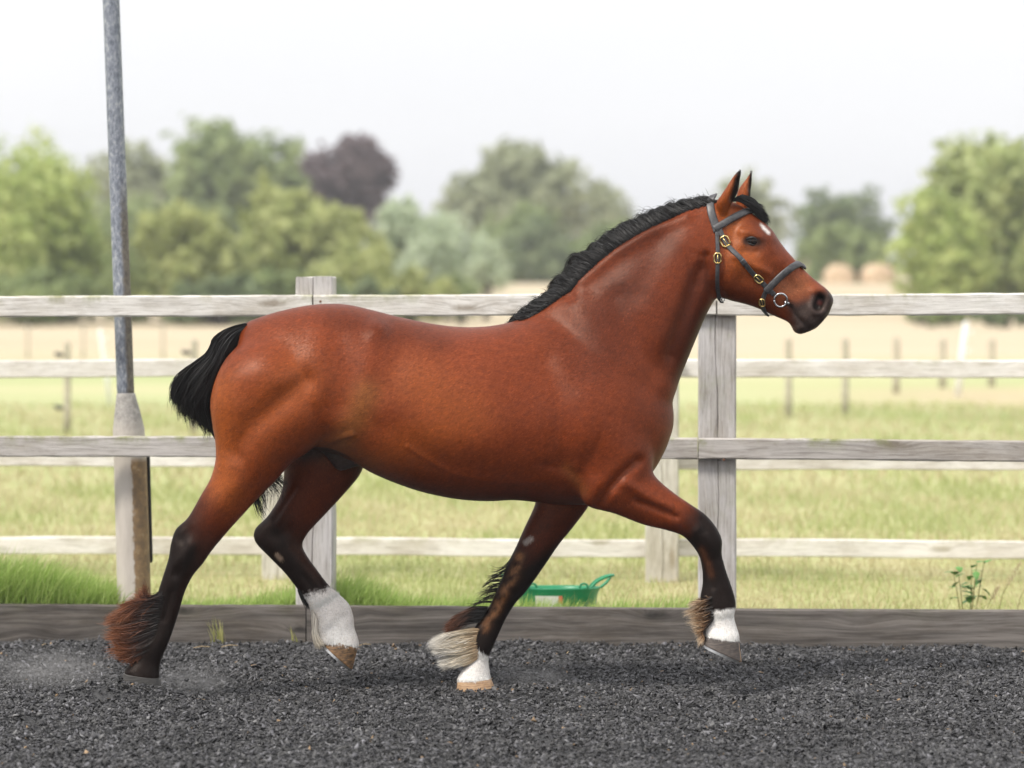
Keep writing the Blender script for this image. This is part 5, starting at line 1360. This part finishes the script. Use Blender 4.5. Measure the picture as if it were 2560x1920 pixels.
o = link('feather', hair_mesh('feather', gd, 4600, .0017, .007, [(.34, .23, .13), (.54, .45, .32), (.66, .60, .50), (.66, .63, .58)], 10, seg=9, ylo=-.040, yhi=.036, clump=34, cl_amt=.5, wave=.009, lenvar=.75, rootvar=.15), M_hair, horse)
o['label'] = 'cream feather on the far fore fetlock'
gd = [g3(c6, [(1085, 1110), (1000, 1150), (960, 1170)], (-.14,) * 3), g3(c6, [(1090, 1160), (990, 1180), (920, 1190)], (-.14,) * 3), g3(c6, [(1095, 1210), (1000, 1240), (920, 1240)], (-.14,) * 3), g3(c6, [(1100, 1255), (1010, 1290), (930, 1270)], (-.14,) * 3), g3(c6, [(1095, 1280), (1020, 1330), (950, 1320)], (-.14,) * 3), g3(c6, [(1040, 1330), (1010, 1380), (985, 1400)], (-.14,) * 3), g3(c6, [(1030, 1380), (1015, 1420), (1010, 1450)], (-.14,) * 3)]
o = link('feather', hair_mesh('feather', gd, 2200, .0014, .007, [(.006, .005, .0045), (.02, .011, .007), (.16, .075, .03), (.36, .22, .115), (.54, .45, .34)], 11, seg=7, ylo=-.042, yhi=.036, clump=34, cl_amt=.5, lenvar=.6, rootvar=.15, wave=.005), M_hair, horse)
o['label'] = 'fawn feather on the raised near fore fetlock'
gd = [g3(c4, [(1360, 1060), (1362, 1130), (1380, 1200), (1420, 1290)], (YF,) * 4), g3(c4, [(1380, 1090), (1370, 1170), (1372, 1250), (1400, 1310)], (YF,) * 4), g3(c4, [(1400, 1130), (1390, 1200), (1410, 1260), (1440, 1290)], (YF,) * 4)]
link('feather', hair_mesh('feather', gd, 900, .0024, .004, [(.66, .60, .52), (.70, .64, .54), (.62, .54, .42)], 12, seg=7, ylo=-.042, yhi=.042, clump=20, cl_amt=.5), M_hair, horse)
gd = [g3(c4, [(1300, 940), (1310, 985), (1345, 1050)], (YF,) * 3), g3(c4, [(1270, 940), (1300, 1000), (1340, 1065)], (YF,) * 3)]
link('feather', hair_mesh('feather', gd, 150, .002, .003, [BLK * 1.5, BLK * 2.5], 13, seg=5, ylo=-.02, yhi=.02), M_hair, horse)

def fringe(cf, p0, p1, dx, dy, yc, w, n_, col, seed, ln=.014):
    r = np.random.default_rng(seed); V = []; Fc = []; Cc = []
    for k_ in range(n_):
        f = r.random(); th_ = r.uniform(-1, 1); q = (p0[0] + (p1[0] - p0[0]) * f + r.normal(0, 9), p0[1] + (p1[1] - p0[1]) * f + r.normal(0, 11))
        loc, nr = hit(*cf(*q))
        if loc is None or abs(loc.y - yc) > w * 1.6: continue
        A = loc + nr * .0006; dirv = Vector((dx, 0, dy)) + Vector(r.normal(0, .25, 3)); dirv.normalize(); L_ = ln * r.uniform(.5, 1.4)
        B = A + dirv * L_ + nr * r.uniform(.0005, .0035); s = dirv.cross(nr).normalized() * r.uniform(.0006, .0012)
        o_ = len(V); V += [A - s, A + s, B]; Fc.append((o_, o_ + 1, o_ + 2)); Cc += [np.array(col) * r.uniform(.8, 1.15)] * 3
    me = pyd('sock_hair', V, Fc); setcol(me, np.array(Cc).clip(0, .9)); return link('sock_hair', me, M_hair, horse)
WH = (.84, .82, .78)
fringe(c5, (405, 1345), (545, 1395), -.15, .9, .12, .05, 520, WH, 1, .016); fringe(c5, (305, 1545), (552, 1522), .1, -1, .12, .06, 420, WH, 2, .013)
fringe(c4, (1350, 1075), (1530, 972), -.45, .85, YF, .06, 640, WH, 3, .016); fringe(c4, (1475, 1262), (1650, 1300), -.1, -1, YF, .06, 420, WH, 4, .013)
fringe(c6, (1045, 1285), (1245, 1262), .05, 1, -.14, .06, 520, WH, 5, .016); fringe(c6, (1035, 1398), (1280, 1432), .0, -1, -.14, .06, 420, WH, 6, .012)

# ---------------------------------------------------------------- hooves and shoes
def mat_hoof(name, lo_, hi_):
    m, n, b = mat_new(name)
    t = n.nodes.new('ShaderNodeTexCoord'); r_ = ramp(n, [(.35, lo_), (.65, hi_)])
    n.links.new(noise(n, mapping(n, t.outputs['Generated'], (3, 2, 9)), 2.2, 5, .6), r_.inputs[0]); n.links.new(r_.outputs[0], b.inputs['Base Color'])
    b.inputs['Roughness'].default_value = .55; bump(n, b, noise(n, mapping(n, t.outputs['Generated'], (.6, .6, 14)), 2, 3), .3, .003)
    return m
H_brown = mat_hoof('hoof_horn_brown', (.06, .036, .02), (.30, .165, .07)); H_grey = mat_hoof('hoof_horn_grey', (.055, .045, .04), (.12, .095, .08)); H_tan = mat_hoof('hoof_horn_tan', (.25, .14, .07), (.55, .36, .21)); H_dust = mat_hoof('hoof_horn_dusty', (.03, .028, .026), (.06, .056, .052))
M_shoe = mat_plain('shoe_steel', (.42, .42, .42), .35, .9, var=.2)
def hoof(cf, cor, sole, w0, w1, yc, mat, shoe=True, label=None):
    """cor/sole: (front, back) readings of the coronet and of the ground edge."""
    rows = []
    for f in (0, .12, .5, .9, 1.0):
        A = np.array(cor[0]) * (1 - f) + np.array(sole[0]) * f; B = np.array(cor[1]) * (1 - f) + np.array(sole[1]) * f
        rows.append((*A, *B, (w0 * (1 - f) + w1 * f) * (1.0 if f < .95 else .97), yc, -.05, 2.5))
    nm, V, Fc, _ = loft('hoof', cf, rows, 3)
    o = link('hoof', pyd('hoof', V, Fc), mat, horse, smooth=True)
    if label: o['label'] = label
    if shoe:
        A = np.array(W(*cf(*sole[0]), yc)); B = np.array(W(*cf(*sole[1]), yc)); up = np.array(W(*cf(*cor[0]), yc)) - A
        ax = (A - B) / 2; c_ = (A + B) / 2; nn = np.cross(ax, [0, 1, 0]); nn /= np.linalg.norm(nn); 
        if np.dot(nn, up) > 0: nn = -nn
        pts = []; V = []; Fc = []
        for k_, a_ in enumerate(np.linspace(-2.65, 2.65, 29)):
            e = c_ + ax * math.cos(a_) * 1.0 + np.array([0, 1, 0]) * w1 * math.sin(a_) * .98
            i_ = c_ + ax * math.cos(a_) * .68 + np.array([0, 1, 0]) * w1 * math.sin(a_) * .62
            for q in (e + nn * .0005, i_ + nn * .0005, i_ + nn * .010, e + nn * .010): V.append(q)
        for k_ in range(28):
            for j in range(4): Fc.append((4 * k_ + j, 4 * k_ + (j + 1) % 4, 4 * k_ + 4 + (j + 1) % 4, 4 * k_ + 4 + j))
        Fc += [(3, 2, 1, 0), (112, 113, 114, 115)]
        s_ = link('horseshoe', pyd('horseshoe', V, Fc), M_shoe, o)
    return o
hoof(c4, ((1645, 1305), (1470, 1248)), ((1612, 1440), (1440, 1288)), .046, .054, YF, H_brown, label='brown lifted far hind hoof with steel shoe')
hoof(c5, ((555, 1530), (305, 1553)), ((592, 1612), (300, 1622)), .047, .058, .12, H_tan, label='tan far fore hoof planted in the chips')
hoof(c6, ((1278, 1440), (1035, 1402)), ((1294, 1582), (1020, 1458)), .047, .056, -.14, H_grey, label='grey raised near fore hoof')
hoof(c4, ((397, 1495), (172, 1465)), ((425, 1585), (150, 1585)), .050, .058, YN - .006, H_dust, shoe=False, label='dusty near hind hoof sunk in the chips')
# pale stripe of horn at the toe of the raised forefoot
nm, V, Fc, _ = loft('hoof', c6, [(1281, 1452, 1240, 1452, .022, -.14), (1290, 1520, 1236, 1510, .025, -.14), (1298, 1584, 1246, 1580, .026, -.14)], 4)
o = link('toe_stripe', pyd('toe_stripe', V, Fc), H_tan, horse, smooth=True)

# ---------------------------------------------------------------- eyes
m, n, b = mat_new('horse_eye')
b.inputs['Base Color'].default_value = (.006, .004, .004, 1); b.inputs['Roughness'].default_value = .05; b.inputs['Specular IOR Level'].default_value = .32
t = n.nodes.new('ShaderNodeTexCoord'); r_ = ramp(n, [(.4, (.004, .003, .003)), (.7, (.03, .014, .008))]); n.links.new(noise(n, t.outputs['Object'], 60, 3), r_.inputs[0]); n.links.new(r_.outputs[0], b.inputs['Base Color'])
M_eye = m
M_lid = mat_plain('eyelid_skin', (.012, .009, .008), .5, var=.3, scale=80)
ep, en = hit(*c1(624, 770))
for s in (-1, 1):
    bm = bmesh.new(); bmesh.ops.create_uvsphere(bm, u_segments=28, v_segments=18, radius=1)
    for v in bm.verts: v.co = Vector((v.co.x * .0240, v.co.y * .0165, v.co.z * .0180))
    me = bpy.data.meshes.new('eye'); bm.to_mesh(me); bm.free()
    o = link('eye', me, M_eye, horse, smooth=True); o.location = (ep.x, (ep.y + .0062) * (1 if s < 0 else -1), ep.z); o.rotation_euler = (0, math.radians(8), math.radians(-12 * -s))
    for (ht, rad, nm_) in ((.0128, .0062, 'upper_eyelid'), (-.0135, .0040, 'lower_eyelid')):
        pts = []
        for a_ in np.linspace(-1, 1, 13):
            x = a_ * .0265; z = ht * (1 - a_ * a_) - a_ * .003
            pts.append((ep.x + x, (ep.y - (.0085 if ht > 0 else .0045) + .013 * a_ * a_) * (1 if s < 0 else -1), ep.z + z))
        V, Fc = tube(pts, [rad * (1 - .55 * abs(a_)) for a_ in np.linspace(-1, 1, 13)], 8)
        link(nm_, pyd(nm_, V, Fc), M_lid, horse, smooth=True)

# ================================================================== BRIDLE
m, n, b = mat_new('bridle_leather')
t = n.nodes.new('ShaderNodeTexCoord'); f_ = noise(n, t.outputs['Object'], 90, 5, .6); r_ = ramp(n, [(.3, (.030, .029, .031)), (.7, (.075, .072, .075))]); n.links.new(f_, r_.inputs[0]); n.links.new(r_.outputs[0], b.inputs['Base Color'])
b.inputs['Roughness'].default_value = .42; bump(n, b, f_, .2, .001)
M_lea = m
M_brass = mat_plain('brass', (.80, .60, .25), .25, 1.0, var=.12)
M_steel = mat_plain('polished_steel', (.62, .62, .62), .16, 1.0, var=.06)
bridle = empty('bridle', (0, 0, 0), label='black leather bridle with brass buckles on the horse head', cat='bridle')
def side_pts(cf, pts, off=.003):
    P = []
    for p in spline([cf(*q) for q in pts], 5):
        loc, nr = hit(p[0], p[1])
        if loc is None: continue
        P.append((loc + nr * off, nr))
    return P
def strap(name, P, w, th, parent=bridle, mat=None, pad=0.0):
    """P: [(point, outward normal)...]: a leather strap of width w lying on the skin."""
    n_ = len(P); pos = [p for p, _ in P]
    for _ in range(2): pos = [pos[0]] + [(pos[i - 1] + pos[i] * 2 + pos[i + 1]) / 4 for i in range(1, n_ - 1)] + [pos[-1]]
    nr_ = [q for _, q in P]
    for _ in range(4): nr_ = [nr_[0]] + [((nr_[i - 1] + nr_[i] * 2 + nr_[i + 1]) / 4).normalized() for i in range(1, n_ - 1)] + [nr_[-1]]
    V = []; Fc = []
    for i in range(n_):
        d = (pos[min(i + 1, n_ - 1)] - pos[max(i - 1, 0)]).normalized(); s = d.cross(nr_[i]).normalized(); u = s.cross(d).normalized()
        if u.dot(nr_[i]) < 0: u = -u
        e = th * (1 + pad)
        for (a_, h_) in ((-1, -.3), (-1, .6), (-.7, 1), (0, 1 + pad), (.7, 1), (1, .6), (1, -.3)):
            V.append(pos[i] + s * (w / 2 * a_) + u * (th * h_))
    k = 7
    for i in range(n_ - 1):
        for j in range(k):
            a_ = i * k + j; b_ = i * k + (j + 1) % k; Fc.append((a_, b_, b_ + k, a_ + k))
    Fc.append(tuple(range(k - 1, -1, -1))); Fc.append(tuple((n_ - 1) * k + j for j in range(k)))
    return link(name, pyd(name, V, Fc), mat or M_lea, parent, smooth=True)
def mirror(P): return [(Vector((p.x, -p.y, p.z)), Vector((q.x, -q.y, q.z))) for p, q in P]
def over(P, crown, nrm_):
    """near-side run (from its far end to the crossing), the crossing point on the midline, then the mirrored run."""
    c_ = Vector(crown); A, An = P[-1]; mid = []
    for f in np.linspace(0, 1, 9)[1:]:
        ang = f * math.pi / 2
        p = Vector((A.x + (c_.x - A.x) * math.sin(ang), A.y * math.cos(ang), A.z + (c_.z - A.z) * math.sin(ang)))
        mid.append((p, An.lerp(Vector(nrm_), f).normalized()))
    return P + mid + list(reversed(mirror(mid[:-1]))) + list(reversed(mirror(P)))
U = (-.35, 0, .94)
head_p = side_pts(c1, [(322, 690), (300, 620), (275, 540), (262, 470), (262, 425)])
strap('headpiece', over(head_p, W(*c1(290, 372), 0), U), .030, .004)
bb = side_pts(c1, [(292, 668), (370, 625), (460, 570), (560, 525), (640, 496)], .004)
strap('browband', over(bb, W(*c1(672, 535), 0), (.75, 0, .66)), .027, .006, pad=.5)
nb_ = side_pts(c1, [(740, 1205), (790, 1150), (870, 1070), (960, 1000), (1030, 965)], .004)
strap('noseband', over(nb_, W(*c1(1068, 992), 0), (.75, 0, .66)), .027, .006, pad=.5)
cn = side_pts(c1, [(745, 1195), (718, 1260), (712, 1320), (735, 1372)], .003)
strap('chin_strap', over(cn, W(*c1(755, 1412), 0), (-.4, 0, -.9)), .017, .0035)
for s in (-1, 1):
    fl = (lambda P: P) if s < 0 else mirror
    strap('cheekpiece', fl(side_pts(c1, [(335, 660), (360, 715), (400, 795), (470, 870), (550, 950), (620, 1035), (690, 1110), (765, 1185), (815, 1232)], .0035)), .019, .0035)
    strap('keeper', fl(side_pts(c1, [(535, 932), (565, 968)], .0055)), .021, .003)
    bit = empty('bit', (0, 0, 0)); bit.parent = bridle
    rp, rn = hit(*c1(868, 1275)); rp = rp + rn * .009
    if s > 0: rp = Vector((rp.x, -rp.y, rp.z)); rn = Vector((rn.x, -rn.y, rn.z))
    u1 = rn.cross(Vector((0, 0, 1))).normalized(); u2 = rn.cross(u1).normalized()
    ring = [rp + u1 * (.0245 * math.cos(a_)) + u2 * (.0265 * math.sin(a_)) for a_ in np.linspace(0, 2 * math.pi, 33)]
    V, Fc = tube(ring, .0042, 8); link('bit_ring', pyd('bit_ring', V, Fc), M_steel, bit, smooth=True)
    q0, qn = hit(*c1(918, 1298)); q0 = q0 + qn * .004
    if s > 0: q0 = Vector((q0.x, -q0.y, q0.z))
    V, Fc = tube([q0 + Vector((-.008, -.001 * -s, .003)), q0 + Vector((.006, .001 * s, -.003)), q0 + Vector((.010, -.012 * s, -.006))], .0065, 8); link('bit_mouthpiece', pyd('bit_mouthpiece', V, Fc), M_steel, bit, smooth=True)
tl = side_pts(c1, [(318, 690), (322, 780), (326, 900), (324, 1010), (322, 1120), (328, 1220), (345, 1268)], .0035)
strap('throatlash', over(tl, W(*c1(362, 1300), 0), (-.2, 0, -1)), .015, .0032)
def buckle(cx, cy, ang, hw_, hl, name='buckle'):
    loc, nr = hit(*c1(cx, cy))
    for s in (-1, 1):
        p0 = loc + nr * .0085; n_ = nr.copy()
        a_ = math.radians(ang); lx = Vector((math.cos(a_), 0, math.sin(a_))); lx = (lx - n_ * lx.dot(n_)).normalized(); ly = n_.cross(lx).normalized()
        sh = [(hw_ * .55, hl), (hw_, hl * .62), (hw_, -hl * .62), (hw_ * .55, -hl), (-hw_ * .55, -hl), (-hw_, -hl * .62), (-hw_, hl * .62), (-hw_ * .55, hl), (hw_ * .55, hl)]
        ring = [p0 + ly * q[0] + lx * q[1] for q in sh]; tong = [p0 + lx * -hl * .9, p0 + n_ * .002, p0 + lx * hl * .9]
        if s > 0:
            ring = [Vector((q.x, -q.y, q.z)) for q in ring]; tong = [Vector((q.x, -q.y, q.z)) for q in tong]
        V, Fc = merge(tube(ring, .0036, 8), tube(tong, .0018, 6)); link(name, pyd(name, V, Fc), M_brass, bridle, smooth=True)
buckle(388, 775, -62, .0165, .0200); buckle(324, 920, -90, .0130, .0190); buckle(676, 1090, -48, .0125, .0185); buckle(712, 1292, -85, .0100, .0170)
V, Fc = tube([Vector(W(*c1(350, 1272), -.02)) + Vector((.008 * math.cos(a_), 0, .006 * math.sin(a_))) + Vector((.008, 0, -.002)) for a_ in np.linspace(0, 6.283, 17)], .002, 6)
link('throatlash_ring', pyd('throatlash_ring', V, Fc), M_steel, bridle, smooth=True)

# ================================================================== AIR
m = bpy.data.materials.new('summer_haze'); m.use_nodes = True; n = m.node_tree; n.nodes.clear()
o_ = n.nodes.new('ShaderNodeOutputMaterial'); v_ = n.nodes.new('ShaderNodeVolumePrincipled')
v_.inputs['Color'].default_value = (.93, .95, 1, 1); v_.inputs['Density'].default_value = .0008; v_.inputs['Anisotropy'].default_value = .2
n.links.new(v_.outputs[0], o_.inputs['Volume'])
V, Fc = [(x, y, z) for z in (-1.2, 26) for y in (-60, 1600) for x in (-950, 950)], [(0, 2, 3, 1), (4, 5, 7, 6), (0, 1, 5, 4), (2, 6, 7, 3), (0, 4, 6, 2), (1, 3, 7, 5)]
tag(link('haze', pyd('haze', V, Fc), m), 'thin summer haze over the far trees', 'haze', kind='stuff')

def dust(a_, b_, depth, rz, dens, label, seed):
    """a low puff of dust hanging where the hooves have struck; a_,b_ left/right photo readings of its middle."""
    m = bpy.data.materials.new('dust'); m.use_nodes = True; n = m.node_tree; n.nodes.clear()
    o_ = n.nodes.new('ShaderNodeOutputMaterial'); v_ = n.nodes.new('ShaderNodeVolumePrincipled'); v_.inputs['Color'].default_value = (.55, .54, .53, 1)
    t = n.nodes.new('ShaderNodeTexCoord'); P = t.outputs['Object']
    ln = N(n, 'ShaderNodeVectorMath', operation='LENGTH'); n.links.new(P, ln.inputs[0])
    fall = N(n, 'ShaderNodeMapRange', **{'From Min': 1.0, 'From Max': 0.25}); n.links.new(ln.outputs['Value'], fall.inputs['Value'])
    nn = ramp(n, [(.32, (0, 0, 0)), (.75, (1, 1, 1))]); n.links.new(noise(n, mapping(n, P, (1.7, 1, 1.2), (seed, 0, 0)), 1.5, 5, .6), nn.inputs[0])
    n.links.new(math_n(n, 'MULTIPLY', math_n(n, 'MULTIPLY', fall.outputs[0], nn.outputs[0]), dens), v_.inputs['Density']); n.links.new(v_.outputs[0], o_.inputs['Volume'])
    A = Vector(W(*a_, depth)); B = Vector(W(*b_, depth))
    bm = bmesh.new(); bmesh.ops.create_icosphere(bm, subdivisions=3, radius=1); me = bpy.data.meshes.new('dust_cloud'); bm.to_mesh(me); bm.free()
    o = link('dust_cloud', me, m); o.location = (A + B) / 2; o.scale = ((B.x - A.x) / 2, .22, rz)
    tag(o, label, 'dust', kind='stuff')
dust(c0(-60, 1440), c0(270, 1450), .05, .10, 3.6, 'low grey dust hanging over the chips behind the hind hoof', 0)
dust(c0(320, 1465), c0(520, 1470), .02, .075, 3.8, 'pale puff of dust just in front of the near hind hoof', 3)
dust(c0(1050, 1460), c0(1260, 1465), .25, .055, 3, 'faint puff of dust in front of the planted fore hoof', 5)
